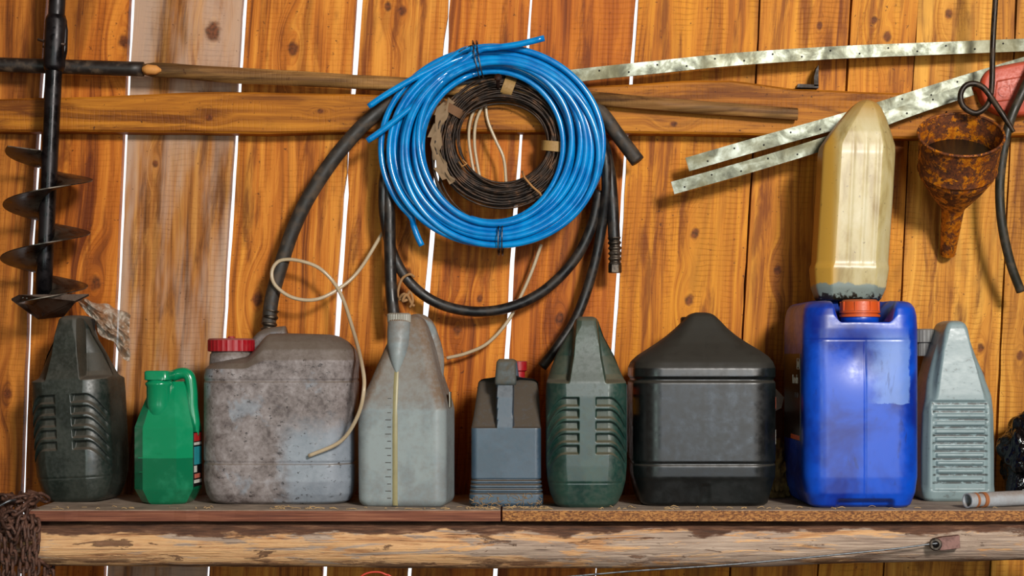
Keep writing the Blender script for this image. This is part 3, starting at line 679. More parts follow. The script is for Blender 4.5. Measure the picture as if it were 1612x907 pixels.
# tall blue jerrycan
def blue_can():
    cx, Yc = 1336, 0.155; u = kk(Yc); pb = base_py(Yc); dy = pb - 792
    t = NT('blue_jerrycan_plastic'); oc = t.tc.outputs['Object']; X, Y, Z = t.sep(oc)
    f = t.noise(oc, 9, 4, 0.6, 0.4); fi = t.noise(oc, 90, 4, 0.65)
    col = t.mix(t.mapr(f, 0.35, 0.65), C(0, 34, 130), C(0, 74, 194))
    # pale rubbed patch on the upper right of the front, torn-label shape
    e = t.math('MULTIPLY', t.math('SUBTRACT', t.noise(oc, 38, 5, 0.65), 0.5), 0.05)
    px = t.math('MULTIPLY', t.mapr(t.math('ADD', X, e), 3 * u, 34 * u), t.mapr(t.math('ADD', X, t.math('MULTIPLY', e, 0.4)), 72 * u, 68 * u))
    pz = t.math('MULTIPLY', t.mapr(t.math('ADD', Z, t.math('MULTIPLY', e, 0.5)), 158 * u, 160 * u), t.mapr(t.math('ADD', Z, t.math('MULTIPLY', e, 0.5)), 280 * u, 240 * u))
    patch = t.math('MULTIPLY', t.math('MULTIPLY', px, pz), t.mapr(Y, 0.0, -0.05))
    col = t.mix(t.math('MULTIPLY', patch, 0.62), col, C(120, 156, 222))
    sm = t.mapr(t.noise(t.scaled(oc, 1.6, 1, 0.5, (2, 1, 3)), 26, 4, 0.6, 0.5), 0.60, 0.70)
    col = t.mix(t.math('MULTIPLY', sm, 0.5), col, C(18, 26, 84))
    nz = t.sep(t.geo.outputs['Normal'])[2]
    col = t.mix(t.math('MULTIPLY', t.mapr(nz, 0.3, 0.9), 0.4), col, C(60, 56, 60))
    m = t.done(col, t.mapr(fi, 0.3, 0.7, 0.30, 0.42), t.bump(fi, 0.06, 0.001), None, **{'Specular IOR Level': 0.55})
    o = place('blue_jerrycan', cx, Yc, 'tall glossy blue jerrycan with an orange screw cap', 'jerrycan')
    K = [(792, -82, 84, 100, 26), (788, -90, 91, 108, 30), (770, -99, 99, 114, 36), (745, -103, 103, 116, 38), (560, -103, 103, 116, 38), (520, -103, 103, 116, 38), (500, -102, 102, 114, 38), (488, -99, 99, 110, 36), (481, -94, 94, 104, 34), (477, -86, 86, 94, 30), (475, -70, 70, 76, 24), (475, -20, 20, 20, 8)]
    K = [(a + dy - i * 1e-3, cx + b * 0.855, cx + c * 0.855, d, e * 0.9) for i, (a, b, c, d, e) in enumerate(K)]
    def disp(G):
        x = G[..., 0]; y = G[..., 1]; p = pb - dy - G[..., 2]; front = sstep(-y, 30, 80)
        # saddle in the top for the mouth
        sad = sstep(x, -46, -32) * (1 - sstep(x, 38, 54)) * sstep(62 - np.abs(y + 60), 0, 12)
        t = sstep(540 - p, 0, 60)
        dz = np.maximum(0, 514 - p) * sad
        G[..., 2] = G[..., 2] - dz
        # collar bulge under the mouth and a shallow dish below it
        y = y + 6 * front * np.exp(-((x + 8) / 34) ** 2 - ((p - 560) / 34) ** 2)
        y = y + 0.9 * front * (1 - sstep(np.abs(x - 3), 0.3, 1.6)) * sstep(p, 530, 545)
        y = y + 0.7 * front * (1 - sstep(np.abs(p - 537), 0.3, 1.6))
        # arched notch between the two feet
        nt = (1 - sstep(np.abs(x - 4), 36, 46)) * front * sstep(p, 776, 784)
        y = y + 16 * nt
        G[..., 1] = y; return G
    V, F = loft(K, u, pb, cx, rows=240, mx=70, my=30, mc=12, smooth=1.2, disp=disp)
    mesh_obj('body', V, F, m, o)
    z = lambda p: (pb - (p + dy)) * u
    mo = plastic('orange_cap_plastic', C(200, 80, 26), 0.36, C(120, 80, 50), 0.6, 0.12, 30)
    mx_, my_ = 5 * u, -62 * u
    mesh_obj('neck', *lathe([(z(524), 12 * u), (z(515), 22 * u), (z(509), 29 * u), (z(503), 29 * u), (z(492), 26 * u)], 36), m, o, loc=(mx_, my_, 0))
    cap = mesh_obj('cap', *lathe([(z(502), 29 * u), (z(501.5), 31 * u), (z(498), 31 * u), (z(497.5), 28.5 * u), (z(496), 28.5 * u), (z(495.5), 31 * u), (z(493), 31 * u), (z(492), 29.5 * u), (z(478), 28.5 * u), (z(475), 25 * u)], 40), mo, o, loc=(mx_, my_, 0), sharp=30)
    for i in range(8):
        a = 2 * PI * (i + 0.5) / 8; V, F = box(-1.6 * u, 1.6 * u, 27.5 * u, 30.5 * u, z(493), z(478)); mesh_obj('grip_rib', V, F, mo, cap, smooth=False).rotation_euler = (0, 0, a)
    hb = catmull([(a * u, b * u, z(c)) for a, b, c in [(-62, 40, 486), (-40, 40, 482), (0, 40, 481), (40, 40, 482), (66, 40, 486)]], 6)
    mesh_obj('handle', *tube(hb, 10 * u, 12), m, o)
    # black printed label on the left flank
    x = -88.4 * u; t_ = 0.0008
    lab = mesh_obj('label', *box(x - t_, x, -76 * u, 76 * u, z(692), z(558)), m_blacklab, o, smooth=False)
    lr = (PI / 2, 0, -PI / 2)
    text_on(lab, 'Rovslu', 20 * u, (x - t_ * 1.3, -30 * u, z(604)), lr, m_white)
    text_on(lab, '5W-30', 12 * u, (x - t_ * 1.3, -40 * u, z(626)), lr, plain('print_grey', C(90, 90, 95), 0.5))
    V, F = box(x - t_ * 1.6, x - t_ * 0.9, -70 * u, 10 * u, z(691), z(684)); mesh_obj('label_print', V, F, m_orange, lab, smooth=False)
    fr = []
    for a0, a1, p0, p1 in [(-70, -46, 582, 581), (-70, -46, 566, 565), (-70, -68.5, 582, 565), (-47.5, -46, 582, 565)]:
        fr.append(box(x - t_ * 1.6, x - t_ * 0.9, a0 * u, a1 * u, z(p0), z(p1)))
    mesh_obj('label_print', *merge(*fr), m_white, lab, smooth=False)
    text_on(lab, 'M', 13 * u, (x - t_ * 1.3, -58 * u, z(578.5)), lr, m_white)
    return z
blue_can()

# pale grey jug with ribbed front
def ribbed_jug():
    cx, Yc = 1499, 0.235; u = kk(Yc); pb = base_py(Yc); dy = pb - 785
    t = NT('pale_grey_grimy_shaded_plastic'); oc = t.tc.outputs['Object']; X, Y, Z = t.sep(oc)
    big = t.noise(oc, 14, 4, 0.6); fi = t.noise(t.scaled(oc, 0.5, 1, 1), 130, 4, 0.68)
    col = t.mix(big, C(104, 124, 128), C(138, 156, 158))
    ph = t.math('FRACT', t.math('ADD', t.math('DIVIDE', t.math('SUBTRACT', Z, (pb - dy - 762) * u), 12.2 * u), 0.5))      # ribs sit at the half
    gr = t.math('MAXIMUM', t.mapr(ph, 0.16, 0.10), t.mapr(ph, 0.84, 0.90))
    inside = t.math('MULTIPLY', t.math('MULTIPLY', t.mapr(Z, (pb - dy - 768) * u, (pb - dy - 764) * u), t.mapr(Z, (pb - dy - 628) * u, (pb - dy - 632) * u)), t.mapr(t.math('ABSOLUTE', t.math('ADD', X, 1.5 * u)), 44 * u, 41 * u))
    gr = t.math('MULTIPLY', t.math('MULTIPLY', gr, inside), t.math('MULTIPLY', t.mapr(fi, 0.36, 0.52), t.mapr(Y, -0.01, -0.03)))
    col = t.mix(t.math('MULTIPLY', gr, 0.85), col, C(34, 30, 26))  # dark lines between the ribs: grime plus groove shade painted in for contrast
    col = t.mix(t.math('MULTIPLY', t.mapr(fi, 0.6, 0.68), 0.4), col, C(60, 52, 46))
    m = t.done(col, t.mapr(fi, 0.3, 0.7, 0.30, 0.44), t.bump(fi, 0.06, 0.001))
    o = place('ribbed_jug', cx, Yc, 'pale grey jug with horizontally ribbed front, right of blue can', 'jug')
    K = [(785, -52, 50, 50, 14), (781, -56, 54, 54, 16), (770, -58, 56, 56, 18), (700, -58, 56, 56, 18), (650, -56, 55, 56, 18), (620, -50, 52, 54, 17), (590, -44, 44, 51, 15), (560, -36, 31, 48, 12), (535, -27, 22, 46, 10), (518, -21, 15, 44, 8), (510, -17, 11, 41, 7), (506, -12, 6, 36, 5), (505, -8, 2, 28, 4)]
    K = [(a + dy, cx + b, cx + c, d, e) for a, b, c, d, e in K]
    def disp(G):
        x = G[..., 0]; y = G[..., 1]; p = pb - dy - G[..., 2]; front = sstep(-y, 10, 40)
        # centre plate stands proud of the flanks
        lo = np.interp(p, [505, 560, 625, 640, 785], [-18, -27, -38, -47, -50]); hi = np.interp(p, [505, 560, 625, 640, 785], [10, 20, 36, 44, 46])
        side = np.maximum(sstep(x, hi, hi + 5), sstep(-x, -lo, -lo + 5)) * sstep(p, 505, 540)
        y = y + side * front * np.interp(p, [505, 600, 625, 760, 775], [18, 16, 5, 5, 0])
        inp = sstep(x, -45, -41) * (1 - sstep(x, 38, 42)) * sstep(p, 628, 632) * (1 - sstep(p, 766, 769))
        rib = np.zeros_like(x)
        for k in range(10):
            c = 640 + k * 12.2; w = np.interp(k, [0, 9], [41, 36])
            rib = np.maximum(rib, (1 - sstep(np.abs(p - c), 2.0, 3.6)) * (1 - sstep(np.abs(x + 1.5), w - 2, w)))
        y = y + front * (4.2 * inp - 5.4 * rib * inp)
        G[..., 1] = y; return G
    V, F = loft(K, u, pb, cx, rows=280, mx=64, my=14, mc=10, smooth=1.2, disp=disp)
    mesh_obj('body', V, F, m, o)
    z = lambda p: (pb - (p + dy)) * u
    mg = plastic('grey_ribbed_cap', C(120, 120, 118), 0.4, C(100, 90, 80), 0.6, 0.2)
    mesh_obj('cap', *lathe([(z(560), 12 * u), (z(540), 12 * u), (z(538), 16 * u), (z(519), 16 * u), (z(517), 14 * u)], 40, flute=-0.06), mg, o, loc=(-36 * u, 34 * u, 0), sharp=40)
ribbed_jug()

# cream jug standing upside down on the blue can
def cream_jug():
    cx, Yc = 1337, 0.180; u = kk(Yc); zb = ZZ(474.5, Yc); pb = 475
    t = NT('yellowed_translucent_plastic'); oc = t.tc.outputs['Object']; X, Y, Z = t.sep(oc)
    f = t.noise(t.scaled(oc, 2.0, 2.0, 0.7), 14, 5, 0.6, 0.3); fi = t.noise(oc, 110, 3, 0.6)
    col = t.ramp(f, [(0.30, C(140, 116, 62)), (0.50, C(180, 165, 116)), (0.70, C(194, 184, 146))])
    col = t.mix(t.mapr(X, -22 * u, -40 * u), col, C(190, 146, 60))
    col = t.mix(t.math('MULTIPLY', t.mapr(Z, 265 * u, 310 * u), 0.8), col, C(170, 130, 58))
    e = t.math('MULTIPLY', t.math('SUBTRACT', f, 0.5), 0.03)
    col = t.mix(t.mapr(t.math('ADD', Z, e), 27 * u, 23 * u), col, C(122, 134, 128))
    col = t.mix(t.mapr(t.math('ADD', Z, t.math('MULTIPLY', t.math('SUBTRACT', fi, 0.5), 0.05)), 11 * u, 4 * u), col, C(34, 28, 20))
    col = t.mix(t.math('MULTIPLY', t.mapr(fi, 0.66, 0.72), 0.5), col, C(70, 50, 24))
    m = t.done(col, 0.34, t.bump(fi, 0.05, 0.001), None, **{'Subsurface Weight': 0.12, 'Subsurface Radius': (0.03, 0.022, 0.01), 'Subsurface Scale': 0.5})
    o = place('cream_jug', cx, Yc, 'yellowed cream plastic jug standing on the blue jerrycan', 'jug', None, (0, math.radians(1.0), 0), z=zb)
    K = [(475, -48, 42, 36, 16), (472, -51, 45, 40, 18), (455, -57, 52, 46, 22), (424, -60, 56, 50, 24), (420, -59, 56, 49, 24), (416, -57, 55, 48, 24), (300, -52, 61, 48, 24), (245, -50, 63, 48, 24), (232, -48, 63, 46, 23), (212, -35, 57, 42, 20), (190, -19, 50, 36, 18), (172, -4, 42, 30, 14), (164, 4, 36, 25, 12), (160, 11, 30, 18, 8), (158, 16, 25, 8, 4)]
    K = [(a, cx + b, cx + c, d, e) for a, b, c, d, e in K]
    def disp(G):
        x = G[..., 0]; y = G[..., 1]; p = pb - G[..., 2]; front = sstep(-y, 10, 35)
        for c in (-12, 8, 26): y = y + 0.5 * front * np.exp(-((x - c - (420 - p) * 0.03) / 3.0) ** 2) * sstep(430 - p, 0, 20) * sstep(p, 200, 240)
        G[..., 1] = y; return G
    V, F = loft(K, u, pb, cx, rows=170, mx=40, my=12, mc=8, chamfer=0.85, smooth=1.6, disp=disp)
    mesh_obj('body', V, F, m, o)
    hp = catmull([(a * u, b * u, (pb - c) * u) for a, b, c in [(10, 36, 235), (14, 56, 250), (12, 60, 300), (6, 58, 350), (2, 42, 380)]], 6)
    mesh_obj('handle', *tube(hp, 10 * u, 12), m, o)
cream_jug()

# ------------------------------------------------------------------ hoses
m_hoseA = rubber('grey_black_rubber', C(42, 38, 34), 0.55, 0.35)
m_hoseB = rubber('black_rubber', C(20, 19, 20), 0.38, 0.15)
m_crimp = metal('tarnished_fitting_steel', C(60, 54, 48), C(96, 86, 76), 0.4, 0.85, 60)
uw = kk(0.28)
hA = place('hydraulic_hose', 424, 0.285, 'thick grey-black hose arching from grey canister to behind blue coil', 'hose'); hA.location = (0, 0, 0)
PA = pxpath([(423, 510, .285), (428, 470, .285), (440, 425, .285), (462, 360, .28), (492, 300, .275), (540, 232, .275), (600, 172, .28), (680, 125, .284), (780, 112, .285), (880, 132, .285), (940, 172, .284), (972, 212, .28), (1004, 254, .27)], 12)
mesh_obj('hose', *tube(PA, 11.5 * uw, 16), m_hoseA, hA)
def crimp(P, r, parent, m):
    P = np.array(P); n = len(P); tt = np.linspace(0, 1, n); mod = np.array([1.0 + 0.14 * math.cos(t * 5 * 2 * PI) for t in tt])
    mesh_obj('crimp_fitting', *tube(P, r * mod, 16), m, parent)
crimp(pxpath([(421, 532, .285), (423, 515, .285), (427, 488, .285)], 16), 11.5 * uw, hA, m_crimp)
hB = place('hydraulic_hose', 967, 0.27, 'black hose hanging from coil to the grey jug and right fitting', 'hose'); hB.location = (0, 0, 0)
PB = pxpath([(622, 512, .262), (616, 460, .266), (614, 400, .27), (613, 340, .27), (612, 270, .275), (640, 190, .278), (700, 140, .280), (780, 128, .280), (880, 155, .275), (940, 210, .268), (958, 262, .266), (964, 320, .268), (967, 378, .27)], 12)
mesh_obj('hose', *tube(PB, 9.5 * uw, 16), m_hoseB, hB)
crimp(pxpath([(967, 374, .27), (968, 395, .27), (968, 416, .27)], 16), 9.5 * uw, hB, m_crimp)
nut = W(968, 430, .27)
mesh_obj('hex_nut', *lathe([(0, 9 * uw), (0.001, 10.5 * uw), (13 * uw, 10.5 * uw), (13 * uw + .001, 9 * uw)], 6), m_crimp, hB, loc=nut, smooth=False)
hC = place('rubber_hose', 760, 0.29, 'black rubber hose hanging in a wide loop below the blue coil', 'hose'); hC.location = (0, 0, 0)
PC = pxpath([(853, 578, .275), (878, 545, .28), (908, 498, .285), (932, 430, .285), (947, 360, .28), (955, 290, .26), (945, 220, .255), (900, 150, .26), (800, 108, .265), (690, 130, .265), (628, 200, .265), (604, 290, .27), (610, 370, .275), (634, 430, .28), (675, 470, .285), (730, 489, .285), (790, 487, .285), (850, 462, .285), (900, 415, .283), (930, 360, .28), (944, 300, .275)], 10)
mesh_obj('hose', *tube(PC, 8.2 * uw, 14), m_hoseB, hC)
# twine knotted round the hose loop
m_twine = plain('tan_twine', C(158, 118, 76), 0.9)
tw = place('twine_tie', 640, 0.27, 'tan twine knotted round the hanging black hose loop', 'twine'); tw.location = (0, 0, 0)
mesh_obj('loop', *tube(pxpath([(652, 436, .272), (645, 432, .266), (634, 438, .268), (628, 452, .27), (626, 468, .272), (632, 472, .27), (640, 466, .268), (645, 458, .27)], 8), 2.2 * uw, 8), m_twine, tw)
mesh_obj('knot', *tube(pxpath([(628, 470, .27), (636, 463, .262), (643, 470, .268), (634, 474, .262), (640, 464, .26), (648, 478, .268), (652, 482, .27)], 8), 2.4 * uw, 8), m_twine, tw)
mesh_obj('tail', *tube(pxpath([(640, 468, .266), (646, 460, .266), (650, 474, .266), (645, 484, .268)], 8), 1.8 * uw, 8), m_twine, tw)

def clear_tube_mat():
    t = NT('clear_hose_plastic'); f = t.noise(t.tc.outputs['Object'], 40, 3, 0.6)
    return t.done(t.mix(f, C(206, 192, 166), C(186, 160, 122)), 0.22, None, None, **{'Transmission Weight': 0.25, 'IOR': 1.4})
m_clear = clear_tube_mat()
P = pxpath([(612, 350, .30), (600, 370, .29), (568, 422, .285), (540, 450, .275), (500, 471, .262), (462, 469, .262), (434, 450, .262), (428, 428, .265), (440, 411, .268), (468, 410, .268), (505, 424, .268), (535, 460, .264), (556, 520, .20), (570, 575, .08), (573, 612, .042), (563, 655, .052), (536, 695, .074), (486, 718, .083)], 10)
tag(mesh_obj('clear_tube', *tube(P, 3.0 * kk(.2), 10), m_clear), 'thin clear tube looping over the grey canister front', 'tube')
P = pxpath([(852, 385, .30), (838, 425, .30), (822, 462, .30), (800, 505, .30), (768, 540, .30), (735, 556, .30), (703, 564, .30)], 10)
tag(mesh_obj('clear_tube', *tube(P, 2.8 * uw, 8), m_clear), 'thin clear tube curving down between jug and slate canister', 'tube')
lt = place('clear_tube', 755, 0.31, 'thin pale tube loops hanging inside the wire coil', 'tube'); lt.location = (0, 0, 0)
mesh_obj('strand', *tube(pxpath([(783, 150, .292), (765, 160, .29), (750, 190, .29), (747, 225, .29), (752, 262, .29), (758, 290, .29)], 10), 2.5 * uw, 8), m_clear, lt)
mesh_obj('strand', *tube(pxpath([(754, 160, .292), (742, 185, .29), (738, 215, .29), (742, 250, .29), (748, 280, .29)], 10), 2.5 * uw, 8), m_clear, lt)
mesh_obj('strand', *tube(pxpath([(764, 160, .292), (768, 190, .291), (780, 220, .291), (793, 250, .292), (797, 290, .293)], 10), 2.5 * uw, 8), m_clear, lt)

# ------------------------------------------------------------------ blue hose coil
def blue_coil():
    Y0 = 0.262; cx, cy = 777, 233; u = kk(0.245)
    t = NT('blue_hose_plastic'); f = t.noise(t.tc.outputs['Object'], 30, 3, 0.6)
    m = t.done(t.mix(t.mapr(f, 0.3, 0.7), C(0, 106, 180), C(2, 138, 208)), 0.18, None, None, **{'Coat Weight': 0.2, 'Coat Roughness': 0.15})
    root = empty('hose_coil', W(cx, 398, 0.25)); tag(root, 'bright blue plastic hose coil hung on the rail', 'hose coil')
    off = np.array(root.location)
    def pt(phi, f, Y):
        ro = (176, 159); ri = (108, 118)
        rx = ri[0] + (ro[0] - ri[0]) * f; ry = ri[1] + (ro[1] - ri[1]) * f
        return (cx + rx * math.cos(phi), cy - ry * math.sin(phi), Y)
    def strand(start, phi0, turns, band, Y, finish, seed, order=1):
        pts = [q for q in start]; n = int(turns * 40); r = random.Random(seed)
        ph = [r.uniform(0, 6.28) for _ in range(6)]
        for i in range(n + 1):
            tt = i / 40.0; phi = phi0 - 2 * PI * tt
            g = tt / turns if order > 0 else 1 - tt / turns
            a, b = band(phi)
            f = a + (b - a) * g + 0.030 * math.sin(2 * phi + ph[0] + 1.3 * tt) + 0.04 * math.sin(phi + ph[1] + 2.1 * tt)
            yy = Y + 0.0035 * math.sin(3 * tt * 2.1 + ph[2]) + 0.0025 * math.sin(phi * 2 + ph[3] + tt * 4) + (0.004 if int(tt) % 2 else -0.002)
            f = min(1.02, max(-0.02, f))
            pts.append(pt(phi, f, yy))
        pts += list(finish)
        P = catmull([np.array(W(*q)) - off for q in pts], 4)
        return mesh_obj('hose_strand', *tube(P, 5.0 * u, 12), m, root)
    d = math.radians
    strand([(664, 387, .258), (657, 372, .257), (651, 355, .256)], d(223), 6.3, lambda p: (1.0, 0.0), 0.256, [], 1, 1)
    strand([(580, 168, .236), (606, 150, .236), (650, 124, .238), (700, 98, .241)], d(106), 5.6, lambda p: (0.98, 0.0), 0.242, [], 2, 1)
    strand([(578, 222, .226), (606, 202, .226), (646, 170, .226), (690, 135, .227)], d(120), 5.0,
           lambda p: (0.16 + 0.24 * math.sin(p + 0.3), 0.74 + 0.24 * math.sin(p + 2.4)), 0.227, [(752, 80, .226), (780, 75, .224), (815, 70, .222), (857, 60, .218)], 5, 1)
    mw = metal('tie_wire_steel', C(60, 52, 50), C(120, 116, 120), 0.35, 0.9, 60)
    def tie(a, b, n=2):
        (x0, y0), (x1, y1) = a, b
        for k in range(n):
            o_ = k * 6; L = []
            for i in range(25):
                q = 2 * PI * i / 24; c = math.cos(q); s_ = math.sin(q)
                L.append(np.array(W((x0 + x1) / 2 + o_ + (x1 - x0) / 2 * c + 1.5 * s_, (y0 + y1) / 2 + (y1 - y0) / 2 * c, 0.241 + 0.029 * s_)) - off)
            mesh_obj('tie_wire', *tube(np.array(L), 1.1 * u, 6, cap=False), mw, root)
    tie((744, 64), (755, 122)); tie((786, 350), (785, 402))
    mesh_obj('tie_wire', *tube(np.array([np.array(W(*q)) - off for q in [(748, 70, .214), (735, 74, .208), (722, 82, .206)]]), 1.1 * u, 6), mw, root)
blue_coil()

# dark wire coil inside it, with nail and wraps
def wire_coil():
    cx, cy = 790, 222; Y0 = 0.272; u = kk(Y0)
    t = NT('rusty_dark_wire'); f = t.noise(t.tc.outputs['Object'], 60, 4, 0.65)
    m = t.done(t.ramp(f, [(0.35, C(24, 18, 14)), (0.55, C(56, 40, 28)), (0.72, C(112, 76, 48))]), 0.55, None, 0.35)
    root = empty('wire_coil', W(cx, 330, Y0)); tag(root, 'dark rusty wire coil hanging inside the blue hose coil', 'wire coil'); off = np.array(root.location)
    r = random.Random(3); parts = []
    for i in range(60):
        f = r.random() ** 0.9; rx = 72 + 30 * f + r.uniform(-2, 2); ry = 68 + 32 * f + r.uniform(-2, 2); ox = r.gauss(0, 2.5); oy = r.gauss(0, 2.5) + 3 * f
        if i > 54: rx = 100; ry = 112 + (i - 54) * 4; oy = 10 + (i - 54) * 3; ox = -6
        y0 = Y0 + r.uniform(-0.011, 0.011); p1 = r.uniform(0, 6.28); L = []
        for k in range(61):
            q = 2 * PI * k / 60; w = 1 + 0.025 * math.sin(q * 2 + p1) + 0.018 * math.sin(q * 3 + p1 * 2) - 0.05 * max(0, math.sin(q)) ** 2
            L.append(np.array(W(cx + ox + rx * w * math.cos(q), cy + oy - ry * w * math.sin(q), y0 + 0.004 * math.sin(q * 3 + p1))) - off)
        parts.append(tube(np.array(L), 1.7 * u, 5, cap=False))
    w = mesh_obj('wire_windings', *merge(*parts), m, root); w['kind'] = 'stuff'
    mt = plastic('old_tape', C(150, 116, 62), 0.6, C(90, 66, 40), 0.4, 0.5, 40); mp = plain('torn_paper_wrap', C(128, 104, 76), 0.8); mb = plain('bark_scrap', C(112, 78, 50), 0.85)
    def wrap(px, py, ang, half, wid, mat, name):
        L = []; ca, sa = math.cos(ang), math.sin(ang)
        V = []; n = 20
        for i in range(n):
            q = 2 * PI * i / n; rr = half * (1 + 0.07 * math.sin(5 * q)); a = rr * math.cos(q); b = 0.0175 * math.sin(q)
            for s_ in (-wid, wid):
                V.append(np.array(W(px + ca * a - sa * s_, py - sa * a - ca * s_, Y0 + b)) - off)
        F = [(2 * i, 2 * i + 1, (2 * i + 3) % (2 * n), (2 * i + 2) % (2 * n)) for i in range(n)]
        mesh_obj(name, V, F, mat, root)
    wrap(871, 230, math.radians(-5), 19, 8, mt, 'tape_wrap')
    wrap(800, 137, math.radians(70), 17, 9, mt, 'tape_wrap')
    wrap(712, 172, math.radians(150), 20, 7, mb, 'tape_wrap')
    mtie = plain('straw_tie', C(170, 120, 66), 0.7)
    mesh_obj('twist_tie', *tube(np.array([np.array(W(*q)) - off for q in [(822, 270, .262), (826, 280, .250), (838, 294, .248), (850, 304, .250), (853, 312, .258)]]), 1.8 * u, 6), mtie, root)
    mesh_obj('twist_tie', *tube(np.array([np.array(W(*q)) - off for q in [(722, 255, .256), (728, 262, .248), (735, 258, .248), (728, 252, .25)]]), 1.6 * u, 6), mtie, root)
    # torn wrapper at the left side
    V = []
    for i in range(14):
        for j in range(5):
            a = math.radians(140 + i * 6.2); rr = 96 + j * 4.5 + 3 * math.sin(i * 1.7 + j)
            V.append(np.array(W(cx + rr * math.cos(a) + r.uniform(-1.5, 1.5), cy - rr * 0.98 * math.sin(a) + r.uniform(-1.5, 1.5), 0.256 + 0.005 * math.sin(i * 1.3 + j * 2.2))) - off)
    F = [(i * 5 + j, i * 5 + j + 1, i * 5 + j + 6, i * 5 + j + 5) for i in range(13) for j in range(4) if not (j == 3 and i % 3 == 0)]
    mesh_obj('torn_wrapper', V, F, mp, root)
    return root
wire_coil()
m_nail = metal('rusty_nail_steel', C(90, 56, 40), C(52, 34, 28), 0.5, 0.7, 60)
nl = place('hanging_nail', 783, 0.24, 'rusty nail in the rail holding the coils', 'nail'); nl.location = W(783, 150, RFY)
uN = kk(0.24)
mesh_obj('shank', *tube(np.array([np.array(W(784, 152, 0.300)) - np.array(nl.location), np.array(W(784, 122, 0.225)) - np.array(nl.location)]), 3 * uN, 10), m_nail, nl)
mesh_obj('head', *tube(np.array([np.array(W(784, 123, 0.226)) - np.array(nl.location), np.array(W(784, 121, 0.222)) - np.array(nl.location)]), 6 * uN, 12), m_nail, nl)

# ------------------------------------------------------------------ auger
def auger():
    Ya = 0.225; u = kk(Ya)
    ms = metal('black_painted_steel', C(16, 15, 18), C(34, 30, 32), 0.3, 0.5, 30)
    mb = metal('worn_blade_steel', C(60, 54, 48), C(92, 84, 74), 0.34, 0.75, 22, C(44, 32, 26))
    mr = metal('brown_rusty_steel', C(62, 44, 36), C(92, 76, 66), 0.5, 0.6, 30)
    root = empty('soil_auger', W(68, 500, Ya)); tag(root, 'black earth auger with spiral blades hanging on the left', 'auger'); off = np.array(root.location)
    def ax(py): return 90 + (68 - 90) * (py + 0) / 470.0
    def P(px, py, Y): return np.array(W(px, py, Y)) - off
    mesh_obj('shaft', *tube([P(ax(p), p, Ya) for p in (-70, 0, 100, 200, 300, 400, 470)], 13.0 * u, 20), ms, root)
    mesh_obj('coupling', *tube([P(ax(p), p, Ya) for p in (24, 32, 104, 112)], [14 * u, 17 * u, 17 * u, 14 * u], 20), ms, root)
    mesh_obj('coupling_strap', *merge(*[tube([P(ax(38) + 12, 34, Ya), P(ax(60) + 15, 48, Ya), P(ax(80) + 15, 80, Ya), P(ax(104) + 11, 104, Ya)], 5 * u, 8)]), ms, root)
    mesh_obj('pin', *tube([P(60, 62, Ya), P(72, 66, Ya - .005), P(102, 70, Ya - 0.012)], 2.2 * u, 8), mr, root)
    mesh_obj('pin', *tube([P(68, 74, Ya), P(76, 70, Ya - .008)], 1.8 * u, 8), mr, root)
    # helicoid: descends right to left across the front
    def flight(py0, turns, a0, n=64, R=68, thick=1.6):
        V = []; pitch = 84.0
        rs = [12, 24, 40, 56, R]
        for side in (0, 1):
            for i in range(n + 1):
                th = turns * 2 * PI * i / n; a = a0 - th         # angle from +x towards the viewer is negative y
                for r_ in rs:
                    py = py0 + pitch * th / (2 * PI) + (r_ / R) ** 2 * 0.0 + side * thick
                    # dished plate
                    q = P(ax(py) + r_ * math.cos(a), py - 4 * (r_ / R), Ya); q[1] += r_ * math.sin(a) * u
                    V.append(q)
        m_ = len(rs); N1 = (n + 1) * m_; F = []
        for i in range(n):
            for j in range(m_ - 1):
                a_, b_, c_, d_ = i * m_ + j, i * m_ + j + 1, (i + 1) * m_ + j + 1, (i + 1) * m_ + j
                F.append((a_, b_, c_, d_)); F.append((N1 + d_, N1 + c_, N1 + b_, N1 + a_))
            F.append((i * m_ + m_ - 1, N1 + i * m_ + m_ - 1, N1 + (i + 1) * m_ + m_ - 1, (i + 1) * m_ + m_ - 1))
        for e in (0, n):
            for j in range(m_ - 1): F.append((e * m_ + j, N1 + e * m_ + j, N1 + e * m_ + j + 1, e * m_ + j + 1) if e else (j, j + 1, N1 + j + 1, N1 + j))
        return V, F
    # left-front start at the top lobe, ending in front right at the tip
    V, F = flight(238, 2.9, -PI * 0.80, n=110)
    mesh_obj('spiral_blade', V, F, mb, root, sharp=50)
    # bottom cutter: plate with bolts
    o1 = [(18, 470), (30, 464), (140, 463), (118, 474), (100, 496), (60, 500), (48, 492)]
    V = []
    for dy_, dz in ((-0.058, 0), (-0.050, 3)):
        for (x, y) in o1: V.append(P(x, y + dz, Ya + dy_ + (0.07 if y > 480 else 0.0)))
    n = len(o1); F = [tuple(range(n)), tuple(range(2 * n - 1, n - 1, -1))] + [(i, n + i, n + (i + 1) % n, (i + 1) % n) for i in range(n)]
    mesh_obj('cutter_plate', V, F, mr, root, smooth=False)
    for (x, y) in ((36, 469), (42, 470), (37, 476)):
        mesh_obj('bolt', *lathe([(0, 2.2 * u), (1.5 * u, 2.2 * u), (2.2 * u, 1.0 * u)], 8), mb, root, loc=P(x, y, Ya - 0.052)).rotation_euler = (PI / 2, 0, 0)
    mesh_obj('tip', *tube([P(ax(470), 470, Ya), P(ax(480), 486, Ya), P(ax(490), 498, Ya)], [12 * u, 8 * u, 2 * u], 14), mr, root)
auger()

